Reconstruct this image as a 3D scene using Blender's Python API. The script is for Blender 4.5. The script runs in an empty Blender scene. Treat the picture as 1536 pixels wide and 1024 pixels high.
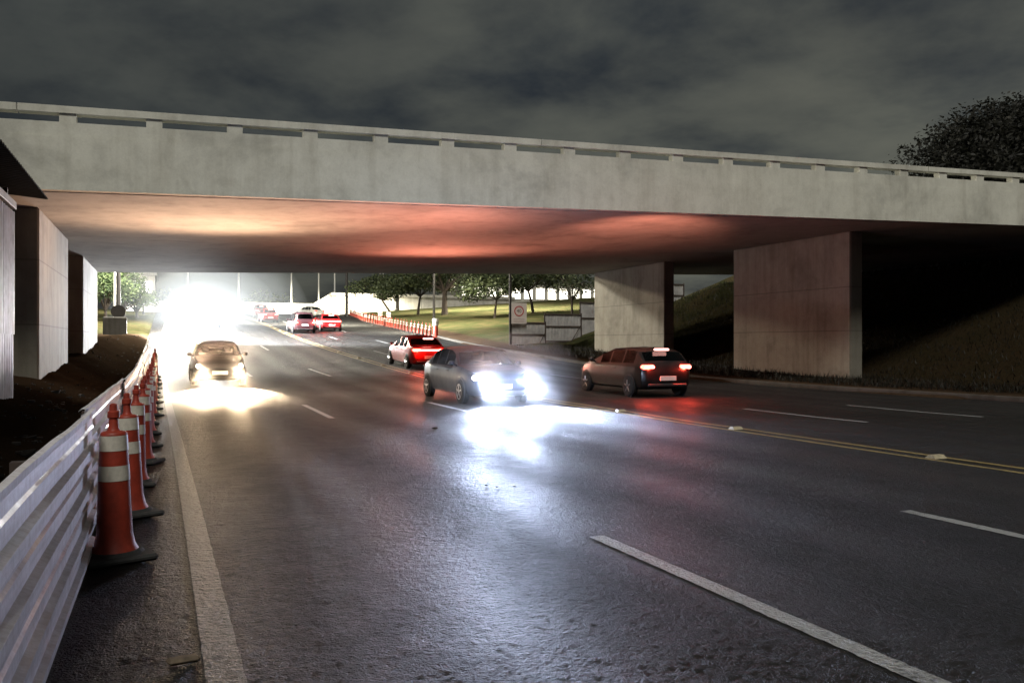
import bpy, math, random
from mathutils import Vector, Matrix
random.seed(7)
R = math.radians
S = bpy.context.scene
COL = S.collection
ZC = 1.53                      # eye height above the lowest point of the road

# ------------------------------------------------------------------ helpers
def lerp(a, b, t): return a + (b - a) * t
def clamp(v, a=0., b=1.): return max(a, min(b, v))
def smooth(t):
    t = clamp(t); return t * t * (3 - 2 * t)
def interp(tab, x):
    if x <= tab[0][0]: return tab[0][1]
    for (x0, y0), (x1, y1) in zip(tab, tab[1:]):
        if x <= x1:
            return y0 + (y1 - y0) * (x - x0) / (x1 - x0)
    return tab[-1][1]
def sinterp(tab, x, w=5.0):
    n = 5
    return sum(interp(tab, x + (i / n) * w) for i in range(-n, n + 1)) / (2 * n + 1)

def tag(o, label=None, cat=None, group=None, kind=None):
    if label: o['label'] = label
    if cat: o['category'] = cat
    if group: o['group'] = group
    if kind: o['kind'] = kind
    return o

class MB:
    """collects faces and links them as one mesh object"""
    def __init__(s): s.v = []; s.f = []; s.mi = []
    def face(s, pts, m=0):
        b = len(s.v); s.v += [tuple(p) for p in pts]
        s.f.append(tuple(range(b, b + len(pts)))); s.mi.append(m)
    def add(s, vs, fs, m=0):
        b = len(s.v); s.v += [tuple(p) for p in vs]
        for f in fs: s.f.append(tuple(i + b for i in f)); s.mi.append(m)
    def box(s, x0, x1, y0, y1, z0, z1, m=0, bev=0.0, M=None):
        if bev <= 0:
            vs = [(x, y, z) for x in (x0, x1) for y in (y0, y1) for z in (z0, z1)]
            fs = [(0,1,3,2),(4,6,7,5),(0,4,5,1),(2,3,7,6),(0,2,6,4),(1,5,7,3)]
        else:
            b = min(bev, (x1-x0)/2.01, (y1-y0)/2.01, (z1-z0)/2.01)
            X=(x0,x1);Y=(y0,y1);Z=(z0,z1); sg=(1,-1)
            vs=[];idx={}
            for i in (0,1):
                for j in (0,1):
                    for k in (0,1):
                        for a in range(3):
                            p=[X[i]+sg[i]*b,Y[j]+sg[j]*b,Z[k]+sg[k]*b]
                            p[a]=(X[i],Y[j],Z[k])[a]
                            idx[(i,j,k,a)]=len(vs); vs.append(tuple(p))
            fs=[]
            for a in range(3):
                o=[q for q in range(3) if q!=a]
                for e in (0,1):
                    r=[]
                    for (p,q) in ((0,0),(1,0),(1,1),(0,1)):
                        c=[0,0,0];c[a]=e;c[o[0]]=p;c[o[1]]=q
                        r.append(idx[(c[0],c[1],c[2],a)])
                    fs.append(tuple(r))
            for a in range(3):
                o=[q for q in range(3) if q!=a]
                for p in (0,1):
                    for q in (0,1):
                        c0=[0,0,0];c1=[0,0,0];c1[a]=1
                        c0[o[0]]=c1[o[0]]=p;c0[o[1]]=c1[o[1]]=q
                        fs.append((idx[(*c0,o[0])],idx[(*c1,o[0])],idx[(*c1,o[1])],idx[(*c0,o[1])]))
            for i in (0,1):
                for j in (0,1):
                    for k in (0,1): fs.append((idx[(i,j,k,0)],idx[(i,j,k,1)],idx[(i,j,k,2)]))
        if M is not None: vs=[tuple(M @ Vector(p)) for p in vs]
        s.add(vs, fs, m)
    def lathe(s, prof, n=24, c=(0,0,0), m=0, axis='z', mfun=None, caps=True):
        vs=[]
        for (r,z) in prof:
            for i in range(n):
                a=2*math.pi*i/n
                if axis=='z': p=(c[0]+r*math.cos(a),c[1]+r*math.sin(a),c[2]+z)
                elif axis=='x': p=(c[0]+z,c[1]+r*math.cos(a),c[2]+r*math.sin(a))
                else: p=(c[0]+r*math.cos(a),c[1]+z,c[2]+r*math.sin(a))
                vs.append(p)
        fs=[];
        b=len(s.v); s.v+=vs
        for k in range(len(prof)-1):
            for i in range(n):
                j=(i+1)%n
                s.f.append((b+k*n+i,b+k*n+j,b+(k+1)*n+j,b+(k+1)*n+i)); s.mi.append(mfun(k) if mfun else m)
        if caps:
            s.f.append(tuple(b+i for i in range(n))[::-1]); s.mi.append(m)
            s.f.append(tuple(b+(len(prof)-1)*n+i for i in range(n))); s.mi.append(m)
    def tube(s, pts, rads, n=8, m=0):
        pts=[Vector(p) for p in pts]
        if not isinstance(rads,(list,tuple)): rads=[rads]*len(pts)
        vs=[]
        for k,p in enumerate(pts):
            d=(pts[min(k+1,len(pts)-1)]-pts[max(k-1,0)]).normalized()
            u=d.cross(Vector((0,0,1))) if abs(d.z)<.95 else d.cross(Vector((1,0,0)))
            u.normalize(); w=d.cross(u)
            for i in range(n):
                a=2*math.pi*i/n
                vs.append(tuple(p+(u*math.cos(a)+w*math.sin(a))*rads[k]))
        fs=[(k*n+i,k*n+(i+1)%n,(k+1)*n+(i+1)%n,(k+1)*n+i) for k in range(len(pts)-1) for i in range(n)]
        fs.append(tuple(range(n))); fs.append(tuple((len(pts)-1)*n+i for i in range(n)))
        s.add(vs,fs,m)
    def build(s, name, mats, parent=None, loc=None, smooth_deg=None, fix=True):
        me=bpy.data.meshes.new(name)
        me.from_pydata(s.v,[],s.f)
        if not isinstance(mats,(list,tuple)): mats=[mats]
        for m in mats: me.materials.append(m)
        me.polygons.foreach_set('material_index',s.mi)
        if fix:
            import bmesh
            bm=bmesh.new(); bm.from_mesh(me); bmesh.ops.recalc_face_normals(bm,faces=bm.faces); bm.to_mesh(me); bm.free()
        if smooth_deg:
            me.polygons.foreach_set('use_smooth',[True]*len(me.polygons))
            me.set_sharp_from_angle(angle=R(smooth_deg))
        me.update()
        o=bpy.data.objects.new(name,me); COL.objects.link(o)
        if parent is not None: o.parent=parent
        if loc is not None: o.location=loc
        return o

def empty(name, loc=(0,0,0), rz=0):
    o=bpy.data.objects.new(name,None); COL.objects.link(o)
    o.location=loc; o.rotation_euler=(0,0,rz); o.empty_display_size=.3
    return o
def copy_tree(o, parent=None):
    c=o.copy(); COL.objects.link(c); c.parent=parent
    for ch in list(o.children):
        copy_tree(ch,c)
    return c

# ------------------------------------------------------------------ materials
def newmat(name):
    m=bpy.data.materials.new(name); m.use_nodes=True
    nt=m.node_tree; b=nt.nodes['Principled BSDF']
    return m,nt,b
def N(nt,t,**k):
    n=nt.nodes.new(t)
    for a,v in k.items():
        if a in n.inputs.keys() if isinstance(a,str) else False: n.inputs[a].default_value=v
        else: setattr(n,a,v)
    return n
def noise(nt,scale,detail=4,rough=.55,vec=None,dist=0.):
    n=nt.nodes.new('ShaderNodeTexNoise'); n.inputs['Scale'].default_value=scale
    n.inputs['Detail'].default_value=detail; n.inputs['Roughness'].default_value=rough
    n.inputs['Distortion'].default_value=dist
    if vec is not None: nt.links.new(vec,n.inputs['Vector'])
    return n
def ramp(nt,fac,stops):
    r=nt.nodes.new('ShaderNodeValToRGB'); e=r.color_ramp.elements
    while len(e)<len(stops): e.new(.5)
    for el,(p,c) in zip(e,stops):
        el.position=p; el.color=(c[0],c[1],c[2],1) if not isinstance(c,(int,float)) else (c,c,c,1)
    nt.links.new(fac,r.inputs[0]); return r
def objvec(nt,scale=(1,1,1)):
    tc=nt.nodes.new('ShaderNodeNewGeometry')
    mp=nt.nodes.new('ShaderNodeMapping'); mp.inputs['Scale'].default_value=scale
    nt.links.new(tc.outputs['Position'],mp.inputs['Vector']); return mp.outputs[0]
def mix(nt,fac,a,b,mode='MIX'):
    n=nt.nodes.new('ShaderNodeMix'); n.data_type='RGBA'; n.blend_type=mode
    def put(sock,v):
        if hasattr(v,'is_output'): nt.links.new(v,sock)
        elif isinstance(v,(int,float)): sock.default_value=v
        else: sock.default_value=(v[0],v[1],v[2],1)
    put(n.inputs[0],fac); put(n.inputs[6],a); put(n.inputs[7],b)
    return n.outputs[2]
def math_(nt,op,a,b=0.):
    n=nt.nodes.new('ShaderNodeMath'); n.operation=op
    for i,v in enumerate((a,b)):
        if hasattr(v,'is_output'): nt.links.new(v,n.inputs[i])
        else: n.inputs[i].default_value=v
    return n.outputs[0]
def bump(nt,b,h,strength=.5,dist=.02):
    n=nt.nodes.new('ShaderNodeBump'); n.inputs['Strength'].default_value=strength; n.inputs['Distance'].default_value=dist
    nt.links.new(h,n.inputs['Height']); nt.links.new(n.outputs[0],b.inputs['Normal']); return n
def plain(name,col,rough=.6,var=.25,scale=8.,metal=0.,coat=0.,bmp=0.,spec=.5):
    m,nt,b=newmat(name); v=objvec(nt)
    n=noise(nt,scale,4,.6,v)
    lo=[c*(1-var) for c in col]; hi=[min(1,c*(1+var)) for c in col]
    r=ramp(nt,n.outputs[0],[(.3,lo),(.7,hi)])
    nt.links.new(r.outputs[0],b.inputs['Base Color'])
    b.inputs['Roughness'].default_value=rough; b.inputs['Metallic'].default_value=metal
    b.inputs['Coat Weight'].default_value=coat; b.inputs['Coat Roughness'].default_value=.08
    b.inputs['Specular IOR Level'].default_value=spec
    if bmp: bump(nt,b,n.outputs[0],bmp,.01)
    return m
def emis(name,col,st,base=(.5,.5,.5)):
    m,nt,b=newmat(name); v=objvec(nt); n=noise(nt,3.,1,.5,v)
    r=ramp(nt,n.outputs[0],[(0.,[c*.9 for c in col]),(1.,col)])
    nt.links.new(r.outputs[0],b.inputs['Emission Color'])
    b.inputs['Base Color'].default_value=(*base,1); b.inputs['Roughness'].default_value=.2
    b.inputs['Emission Strength'].default_value=st
    return m

def asphalt_material():
    m,nt,b=newmat('asphalt'); v=objvec(nt); vs=objvec(nt,(1.,.12,1.))
    big=noise(nt,.35,4,.6,v); mid=noise(nt,3.,5,.65,v); fine=noise(nt,38.,4,.7,v); streak=noise(nt,1.6,4,.6,vs)
    grit=nt.nodes.new('ShaderNodeTexVoronoi'); grit.inputs['Scale'].default_value=95.; nt.links.new(v,grit.inputs['Vector'])
    c=ramp(nt,fine.outputs[0],[(.3,(.010,.010,.010)),(.62,(.028,.028,.0285)),(.8,(.06,.059,.058))])
    c2=mix(nt,.75,c.outputs[0],ramp(nt,streak.outputs[0],[(.3,(.45,.45,.45)),(.7,(1.25,1.22,1.18))]).outputs[0],'MULTIPLY')
    c3=mix(nt,.6,c2,ramp(nt,big.outputs[0],[(.3,(.6,.6,.6)),(.7,(1.2,1.18,1.15))]).outputs[0],'MULTIPLY')
    # long sealed joints between the paving lanes and a few tar cracks
    sep=nt.nodes.new('ShaderNodeSeparateXYZ'); nt.links.new(v,sep.inputs[0])
    wob=math_(nt,'MULTIPLY',math_(nt,'SUBTRACT',noise(nt,.5,3,.6,v).outputs[0],.5),.35)
    xw=math_(nt,'ADD',sep.outputs[0],wob)
    crack=None
    for x0,wd in ((1.45,.012),(4.25,.014),(7.75,.012),(-.12,.03)):
        d=math_(nt,'ABSOLUTE',math_(nt,'SUBTRACT',xw,x0)); l=math_(nt,'LESS_THAN',d,wd)
        crack=l if crack is None else math_(nt,'MAXIMUM',crack,l)
    brk=math_(nt,'GREATER_THAN',noise(nt,.9,2,.5,v).outputs[0],.52)
    crack=math_(nt,'MULTIPLY',crack,brk)
    c4=mix(nt,math_(nt,'MULTIPLY',crack,.8),c3,(.006,.006,.006))
    nt.links.new(c4,b.inputs['Base Color'])
    rr=ramp(nt,mid.outputs[0],[(.25,.46),(.75,.66)])
    r2=mix(nt,.35,rr.outputs[0],ramp(nt,streak.outputs[0],[(.3,.42),(.7,.72)]).outputs[0])
    nt.links.new(r2,b.inputs['Roughness'])
    # tyre-worn wheel tracks, repairs and dark pits
    w1=nt.nodes.new('ShaderNodeMath'); w1.operation='SINE'
    nt.links.new(math_(nt,'ADD',math_(nt,'MULTIPLY',xw,2*math.pi/1.56),1.2),w1.inputs[0])
    track=math_(nt,'ADD',math_(nt,'MULTIPLY',w1.outputs[0],.5),.5)
    r3=mix(nt,math_(nt,'MULTIPLY',track,.6),r2,(.37,.37,.37)); nt.links.new(r3,b.inputs['Roughness'])
    pv=nt.nodes.new('ShaderNodeTexVoronoi'); pv.inputs['Scale'].default_value=26.; nt.links.new(v,pv.inputs['Vector'])
    pit=ramp(nt,pv.outputs['Distance'],[(.06,0.),(.24,1.)])
    lump=noise(nt,15.,7,.70,v,.3); lump2=noise(nt,4.5,5,.68,v,.4)
    c5=mix(nt,.6,c4,ramp(nt,lump.outputs[0],[(.34,(.55,.55,.55)),(.62,(1.3,1.3,1.3))]).outputs[0],'MULTIPLY')
    c5=mix(nt,.7,c5,ramp(nt,pit.outputs[0],[(0.,(.6,.6,.6)),(.7,(1,1,1))]).outputs[0],'MULTIPLY')
    patch=ramp(nt,noise(nt,.16,2,.4,objvec(nt,(1.6,.5,1))).outputs[0],[(.50,(1,1,1)),(.52,(.62,.62,.64))])
    c5=mix(nt,1.,c5,patch.outputs[0],'MULTIPLY'); nt.links.new(c5,b.inputs['Base Color'])
    gut=ramp(nt,math_(nt,'ADD',xw,math_(nt,'MULTIPLY',mid.outputs[0],.12)),[(.0,1.),(.22,0.)])
    c5=mix(nt,gut.outputs[0],c5,mix(nt,.6,c5,(.008,.007,.006))); nt.links.new(c5,b.inputs['Base Color'])  # strip beside the cones darkened, their cast shade painted into the colour
    sp=mix(nt,gut.outputs[0],(.29,.29,.29),(.06,.06,.06)); nt.links.new(sp,b.inputs['Specular IOR Level'])
    h=math_(nt,'ADD',math_(nt,'MULTIPLY',fine.outputs[0],.8),math_(nt,'MULTIPLY',lump.outputs[0],1.7))
    h=math_(nt,'ADD',h,math_(nt,'MULTIPLY',lump2.outputs[0],1.3))
    h=math_(nt,'ADD',h,math_(nt,'MULTIPLY',pit.outputs[0],.55))
    h=math_(nt,'ADD',h,math_(nt,'MULTIPLY',grit.outputs['Distance'],.3))
    h=math_(nt,'SUBTRACT',h,math_(nt,'MULTIPLY',crack,.6))
    bump(nt,b,h,.9,.045)
    return m
def paint_material(name,col,wear=.45):
    m,nt,b=newmat(name); v=objvec(nt)
    f=noise(nt,30.,4,.7,v); g=noise(nt,2.2,4,.6,v)
    k=math_(nt,'ADD',math_(nt,'MULTIPLY',f.outputs[0],.6),math_(nt,'MULTIPLY',g.outputs[0],.5))
    r=ramp(nt,k,[(wear-.08,(.06,.06,.06)),(wear+.1,col)])
    nt.links.new(r.outputs[0],b.inputs['Base Color']); b.inputs['Roughness'].default_value=.43
    h=math_(nt,'ADD',math_(nt,'MULTIPLY',f.outputs[0],.8),noise(nt,15.,4,.65,v).outputs[0]); bump(nt,b,h,.9,.045)
    return m
def concrete_material(name,base=.4,tint=(1,.98,.93),stain=.5,vstreak=True):
    m,nt,b=newmat(name); v=objvec(nt); vz=objvec(nt,(1.3,1.3,.12))
    a=noise(nt,.55,6,.62,v,.4); f=noise(nt,22.,4,.65,v); st=noise(nt,1.7,5,.6,vz); bl=noise(nt,2.6,5,.7,v)
    c=ramp(nt,a.outputs[0],[(.28,[base*.66*t for t in tint]),(.5,[base*t for t in tint]),(.75,[base*1.12*t for t in tint])])
    c2=mix(nt,stain,c.outputs[0],ramp(nt,st.outputs[0],[(.32,(.5,.47,.42)),(.52,(1,1,1)),(.8,(1.08,1.08,1.08))]).outputs[0],'MULTIPLY')
    c3=mix(nt,.45,c2,ramp(nt,bl.outputs[0],[(.3,(.72,.71,.68)),(.55,(1,1,1))]).outputs[0],'MULTIPLY')
    c4=mix(nt,.25,c3,ramp(nt,f.outputs[0],[(.3,(.7,.7,.7)),(.7,(1.1,1.1,1.1))]).outputs[0],'MULTIPLY')
    nt.links.new(c4,b.inputs['Base Color']); b.inputs['Roughness'].default_value=.85; b.inputs['Specular IOR Level'].default_value=.25
    h=math_(nt,'ADD',math_(nt,'MULTIPLY',f.outputs[0],.4),bl.outputs[0]); bump(nt,b,h,.35,.01)
    return m
def board_concrete(name,base=.42):
    m=concrete_material(name,base,(1,.94,.80),.45); nt=m.node_tree
    b=nt.nodes['Principled BSDF']; v=objvec(nt)
    sep=nt.nodes.new('ShaderNodeSeparateXYZ'); nt.links.new(v,sep.inputs[0])
    old=b.inputs['Base Color'].links[0].from_socket
    # vertical board marks and two pour joints
    wy=math_(nt,'FRACT',math_(nt,'MULTIPLY',sep.outputs[1],3.3)); ln=math_(nt,'LESS_THAN',wy,.05)
    cell=nt.nodes.new('ShaderNodeTexWhiteNoise'); cell.noise_dimensions='1D'
    nt.links.new(math_(nt,'FLOOR',math_(nt,'MULTIPLY',sep.outputs[1],3.3)),cell.inputs['W'])
    c=mix(nt,.5,old,ramp(nt,cell.outputs[0],[(0,(.9,.9,.9)),(1,(1.05,1.05,1.05))]).outputs[0],'MULTIPLY')
    c=mix(nt,math_(nt,'MULTIPLY',ln,.16),c,(.12,.115,.11))
    for z0 in (2.02,3.7):
        d=math_(nt,'ABSOLUTE',math_(nt,'SUBTRACT',sep.outputs[2],z0)); l=math_(nt,'LESS_THAN',d,.018)
        c=mix(nt,math_(nt,'MULTIPLY',l,.5),c,(.1,.095,.09))
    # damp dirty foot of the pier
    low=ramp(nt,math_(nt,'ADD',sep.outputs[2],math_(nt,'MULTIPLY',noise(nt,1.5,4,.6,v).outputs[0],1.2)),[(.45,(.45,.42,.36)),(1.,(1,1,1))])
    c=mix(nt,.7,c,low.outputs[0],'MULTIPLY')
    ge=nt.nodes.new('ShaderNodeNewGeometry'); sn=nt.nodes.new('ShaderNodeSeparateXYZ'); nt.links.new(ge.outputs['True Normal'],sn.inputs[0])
    c=mix(nt,math_(nt,'MULTIPLY',math_(nt,'LESS_THAN',sn.outputs[1],-.5),.8),c,mix(nt,.75,c,(.03,.026,.02)))  # camera-facing end faces darkened, shade under the deck painted into the colour
    nt.links.new(c,b.inputs['Base Color'])
    return m
def ground_material():
    m,nt,b=newmat('ground'); v=objvec(nt)
    at=nt.nodes.new('ShaderNodeAttribute'); at.attribute_name='grassy'
    n1=noise(nt,.6,5,.6,v); n2=noise(nt,7.,5,.7,v); n3=noise(nt,30.,3,.6,v)
    dirt=ramp(nt,n2.outputs[0],[(.3,(.038,.026,.017)),(.7,(.10,.068,.045))])
    gr=ramp(nt,n2.outputs[0],[(.25,(.022,.027,.013)),(.5,(.052,.060,.026)),(.75,(.095,.098,.046))])
    dry=mix(nt,ramp(nt,n1.outputs[0],[(.45,0.),(.62,.75)]).outputs[0],gr.outputs[0],(.11,.085,.045))
    k=ramp(nt,math_(nt,'ADD',at.outputs['Fac'],math_(nt,'MULTIPLY',math_(nt,'SUBTRACT',n1.outputs[0],.5),.7)),[(.4,0.),(.6,1.)])
    dm=nt.nodes.new('ShaderNodeAttribute'); dm.attribute_name='painted_shade'  # ground darkened by position, shade on the banks painted into the colour
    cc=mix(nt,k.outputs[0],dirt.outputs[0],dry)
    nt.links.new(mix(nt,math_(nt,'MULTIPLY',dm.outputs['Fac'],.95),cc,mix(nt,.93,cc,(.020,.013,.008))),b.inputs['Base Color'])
    b.inputs['Roughness'].default_value=1.; b.inputs['Specular IOR Level'].default_value=.0
    bump(nt,b,math_(nt,'ADD',n2.outputs[0],math_(nt,'MULTIPLY',n3.outputs[0],.5)),.9,.07)
    return m
def leaf_material(name,c0,c1):
    m,nt,b=newmat(name)
    g=nt.nodes.new('ShaderNodeNewGeometry'); v=objvec(nt)
    n=noise(nt,1.1,3,.6,v)
    c=mix(nt,g.outputs['Random Per Island'],c0,c1)
    c=mix(nt,.6,c,ramp(nt,n.outputs[0],[(.3,(.55,.55,.55)),(.7,(1.3,1.3,1.3))]).outputs[0],'MULTIPLY')
    nt.links.new(c,b.inputs['Base Color']); b.inputs['Roughness'].default_value=.6; b.inputs['Specular IOR Level'].default_value=.3
    b.inputs['Transmission Weight'].default_value=0.
    return m
def glass_material(name,tint=(.5,.55,.6),clear=.6):
    m=bpy.data.materials.new(name); m.use_nodes=True; nt=m.node_tree; nt.nodes.clear()
    out=nt.nodes.new('ShaderNodeOutputMaterial'); t=nt.nodes.new('ShaderNodeBsdfTransparent'); t.inputs[0].default_value=(*[c*clear for c in tint],1)
    gl=nt.nodes.new('ShaderNodeBsdfGlossy'); gl.inputs['Roughness'].default_value=.04; gl.inputs[0].default_value=(.9,.92,.95,1)
    fr=nt.nodes.new('ShaderNodeFresnel'); fr.inputs[0].default_value=1.45
    mx=nt.nodes.new('ShaderNodeMixShader'); nt.links.new(fr.outputs[0],mx.inputs[0]); nt.links.new(t.outputs[0],mx.inputs[1]); nt.links.new(gl.outputs[0],mx.inputs[2])
    nt.links.new(mx.outputs[0],out.inputs[0]); return m
def car_paint(name,col,metal=.3):
    m,nt,b=newmat(name); v=objvec(nt)
    f=noise(nt,220.,2,.6,v); d=noise(nt,1.8,5,.6,v)
    c=mix(nt,.25,col,ramp(nt,f.outputs[0],[(.35,(.6,.6,.6)),(.65,(1.4,1.4,1.4))]).outputs[0],'MULTIPLY')
    c=mix(nt,ramp(nt,d.outputs[0],[(.5,0.),(.8,.10)]).outputs[0],c,(.08,.072,.06))
    nt.links.new(c,b.inputs['Base Color']); b.inputs['Metallic'].default_value=metal
    nt.links.new(ramp(nt,d.outputs[0],[(.3,.28),(.8,.5)]).outputs[0],b.inputs['Roughness'])
    tc=nt.nodes.new('ShaderNodeTexCoord'); so_=nt.nodes.new('ShaderNodeSeparateXYZ'); nt.links.new(tc.outputs['Object'],so_.inputs[0])
    sn=nt.nodes.new('ShaderNodeSeparateXYZ'); nt.links.new(tc.outputs['Normal'],sn.inputs[0])
    seam=None
    for y0 in (.92,-.10,-1.02):
        l=math_(nt,'LESS_THAN',math_(nt,'ABSOLUTE',math_(nt,'SUBTRACT',so_.outputs[1],y0)),.008)
        seam=l if seam is None else math_(nt,'MAXIMUM',seam,l)
    side=math_(nt,'GREATER_THAN',math_(nt,'ABSOLUTE',sn.outputs[0]),.6)
    lowz=math_(nt,'LESS_THAN',math_(nt,'ABSOLUTE',math_(nt,'SUBTRACT',so_.outputs[2],.32)),.006)
    seam=math_(nt,'MULTIPLY',math_(nt,'MAXIMUM',seam,lowz),side)
    c=mix(nt,seam,c,(.003,.003,.003)); nt.links.new(c,b.inputs['Base Color'])
    b.inputs['Coat Weight'].default_value=.45; b.inputs['Coat Roughness'].default_value=.06
    return m

M={}
M['asphalt']=asphalt_material()
M['white_line']=paint_material('white_road_paint',(.40,.41,.42),.43)
M['edge_line']=paint_material('worn_white_road_paint',(.088,.088,.087),.50)
M['yellow_line']=paint_material('yellow_road_paint',(.36,.27,.10),.44)
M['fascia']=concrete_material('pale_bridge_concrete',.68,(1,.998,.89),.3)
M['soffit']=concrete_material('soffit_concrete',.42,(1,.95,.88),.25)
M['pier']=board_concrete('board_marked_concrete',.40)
M['kerb']=concrete_material('kerb_concrete',.30,(1,.97,.9),.5)
M['road_kerb']=concrete_material('dirty_kerb_concrete',.09,(1,.93,.82),.8)
M['wall']=concrete_material('pale_wall_concrete',.55,(1,.97,.88),.4)
M['ground']=ground_material()
M['orange']=plain('orange_cone_plastic',(.27,.032,.016),.5,.25,14.,bmp=.1)
M['reflect']=plain('white_reflective_band',(.52,.49,.43),.4,.18,18.)
M['rubber']=plain('black_rubber',(.02,.02,.02),.8,.4,20.,bmp=.3)
M['tyre']=plain('tyre_rubber',(.018,.018,.018),.85,.3,30.)
M['rim']=plain('alloy_rim',(.5,.5,.52),.3,.1,10.,metal=.9)
M['trim']=plain('black_plastic_trim',(.018,.018,.02),.55,.3,20.)
M['interior']=plain('dark_seat_cloth',(.03,.03,.033),.9,.3,25.)
M['plate']=plain('licence_plate_enamel',(.6,.6,.58),.45,.08,10.)
M['sheet']=plain('galvanised_sheet',(.52,.52,.55),.42,.22,3.,metal=.35,bmp=.25)
def sheet_material():
    m,nt,b=newmat('grimy_barrier_sheet'); v=objvec(nt); vl=objvec(nt,(2,.35,6)); vd=objvec(nt,(3,5.,.5))
    a=noise(nt,2.5,5,.65,v); l=noise(nt,3.,5,.6,vl); d=noise(nt,2.2,4,.6,vd); f=noise(nt,40.,3,.6,v)
    c=ramp(nt,l.outputs[0],[(.3,(.50,.49,.51)),(.55,(.78,.77,.82)),(.8,(.86,.86,.90))]).outputs[0]
    c=mix(nt,.3,c,ramp(nt,d.outputs[0],[(.34,(.5,.42,.36)),(.55,(1,1,1))]).outputs[0],'MULTIPLY')
    c=mix(nt,.5,c,ramp(nt,f.outputs[0],[(.35,(.7,.68,.66)),(.6,(1,1,1))]).outputs[0],'MULTIPLY')
    nt.links.new(c,b.inputs['Base Color']); b.inputs['Metallic'].default_value=.2
    nt.links.new(ramp(nt,a.outputs[0],[(.3,.34),(.7,.62)]).outputs[0],b.inputs['Roughness'])
    bump(nt,b,math_(nt,'ADD',a.outputs[0],math_(nt,'MULTIPLY',f.outputs[0],.15)),.35,.012); return m
M['barrier']=sheet_material()
M['hoard']=plain('weathered_white_sheet',(.34,.33,.33),.6,.25,2.,bmp=.2)
M['blue_sheet']=plain('dusty_site_sheet',(.44,.46,.52),.55,.3,2.5,metal=.2,bmp=.2)
M['rust']=plain('dark_rusty_steel',(.05,.035,.028),.75,.4,8.)
M['roof']=plain('dark_fibre_roof_sheet',(.022,.02,.018),.85,.4,5.)
M['post']=plain('dark_post',(.018,.015,.013),.7,.3,6.)
M['pale_post']=plain('pale_galvanised_post',(.6,.6,.57),.5,.15,6.)
M['sign_white']=plain('sign_white',(.55,.49,.46),.5,.08,6.)
M['sign_red']=plain('sign_red',(.35,.04,.035),.5,.15,9.)
M['sign_black']=plain('sign_black',(.05,.045,.04),.5,.2,9.)
M['bark']=plain('bark',(.045,.034,.026),.95,.45,9.,bmp=.6)
M['leaf_dark']=leaf_material('dark_leaves',(.018,.028,.012),(.05,.062,.024))
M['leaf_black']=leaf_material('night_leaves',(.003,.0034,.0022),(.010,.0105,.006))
M['leaf_green']=leaf_material('lit_green_leaves',(.022,.042,.018),(.055,.085,.035))
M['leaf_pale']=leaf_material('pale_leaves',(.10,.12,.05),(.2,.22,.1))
M['stud']=plain('road_stud_plastic',(.40,.35,.24),.5,.35,25.)
M['glass']=glass_material('car_glass',(.75,.8,.85),.75)
M['dark_glass']=glass_material('dark_car_glass',(.3,.34,.4),.35)
M['lamp_glass']=emis('street_lamp_glow',(1,.96,.85),30.)
M['head_warm']=emis('warm_headlight',(1,.86,.6),60.)
M['head_cool']=emis('cool_headlight',(.86,.92,1),60.)
M['head_far']=emis('far_headlight',(1,.98,.95),250.)
M['tail_hot']=emis('lit_tail_light',(1,.075,.05),14.,(.4,.02,.02))
M['tail_core']=emis('lit_tail_core',(1,.50,.42),8.,(.4,.02,.02))
M['tail_dim']=emis('dim_tail_light',(1,.03,.02),2.0,(.3,.02,.02))
M['tail_off']=plain('red_lens_plastic',(.12,.01,.01),.25,.2,10.)
M['window_glow']=emis('lit_window',(1,.93,.75),5.)
M['sign_glow']=emis('lit_facade',(1,.97,.92),4.)
M['violet']=emis('violet_awning_glow',(.45,.34,.9),1.3)
M['litter']=plain('faded_card',(.10,.075,.05),.8,.4,25.)
M['stone']=plain('loose_stone',(.06,.055,.05),.9,.3,30.,bmp=.4)

# ------------------------------------------------------------------ the road and the land
def rz(Y):                                # height of the road, lowest just before the overpass
    if Y<14: z=.010*(14-Y)
    elif Y<20: z=0.
    elif Y<40: z=.0015*(Y-20)**2
    elif Y<124: z=.6+.06*(Y-40)
    elif Y<144: z=.6+5.04+.06*(Y-124)-.0015*(Y-124)**2
    else: z=.6+5.04+.6
    return z
T_K=[(-40,21.4),(15,20.7),(23,19.9),(43,19.2),(55,18.9),(66,19.9),(77,20.5),(98,22.0),(120,25.),(160,29)]
T_E=[(-40,.3),(4,.25),(14,.2),(27,.06),(43,-.05),(68,-.12),(116,.4),(160,.6)]
T_1=[(-40,2.9),(5,2.98),(17,3.2),(24,3.25),(40,2.95),(50,2.7),(70,2.6),(100,3.),(160,3.6)]
T_2=[(-40,5.8),(5,5.87),(18,6.4),(28,6.3),(40,5.6),(48,5.4),(60,5.4),(100,6.),(160,6.8)]
T_Y=[(-40,8.9),(7,9.05),(14,9.48),(23,9.62),(38,9.45),(46,9.0),(60,8.8),(90,9.35),(160,10.2)]
T_3=[(-40,12.3),(13,12.5),(20,12.65),(43,11.4),(50,11.1),(60,11.4),(100,12.2),(160,13.6)]
T_4=[(-40,15.3),(13,15.6),(22,15.8),(40,14.5),(52,13.8),(60,13.9),(100,15.),(160,17)]
XL=-1.0
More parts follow.
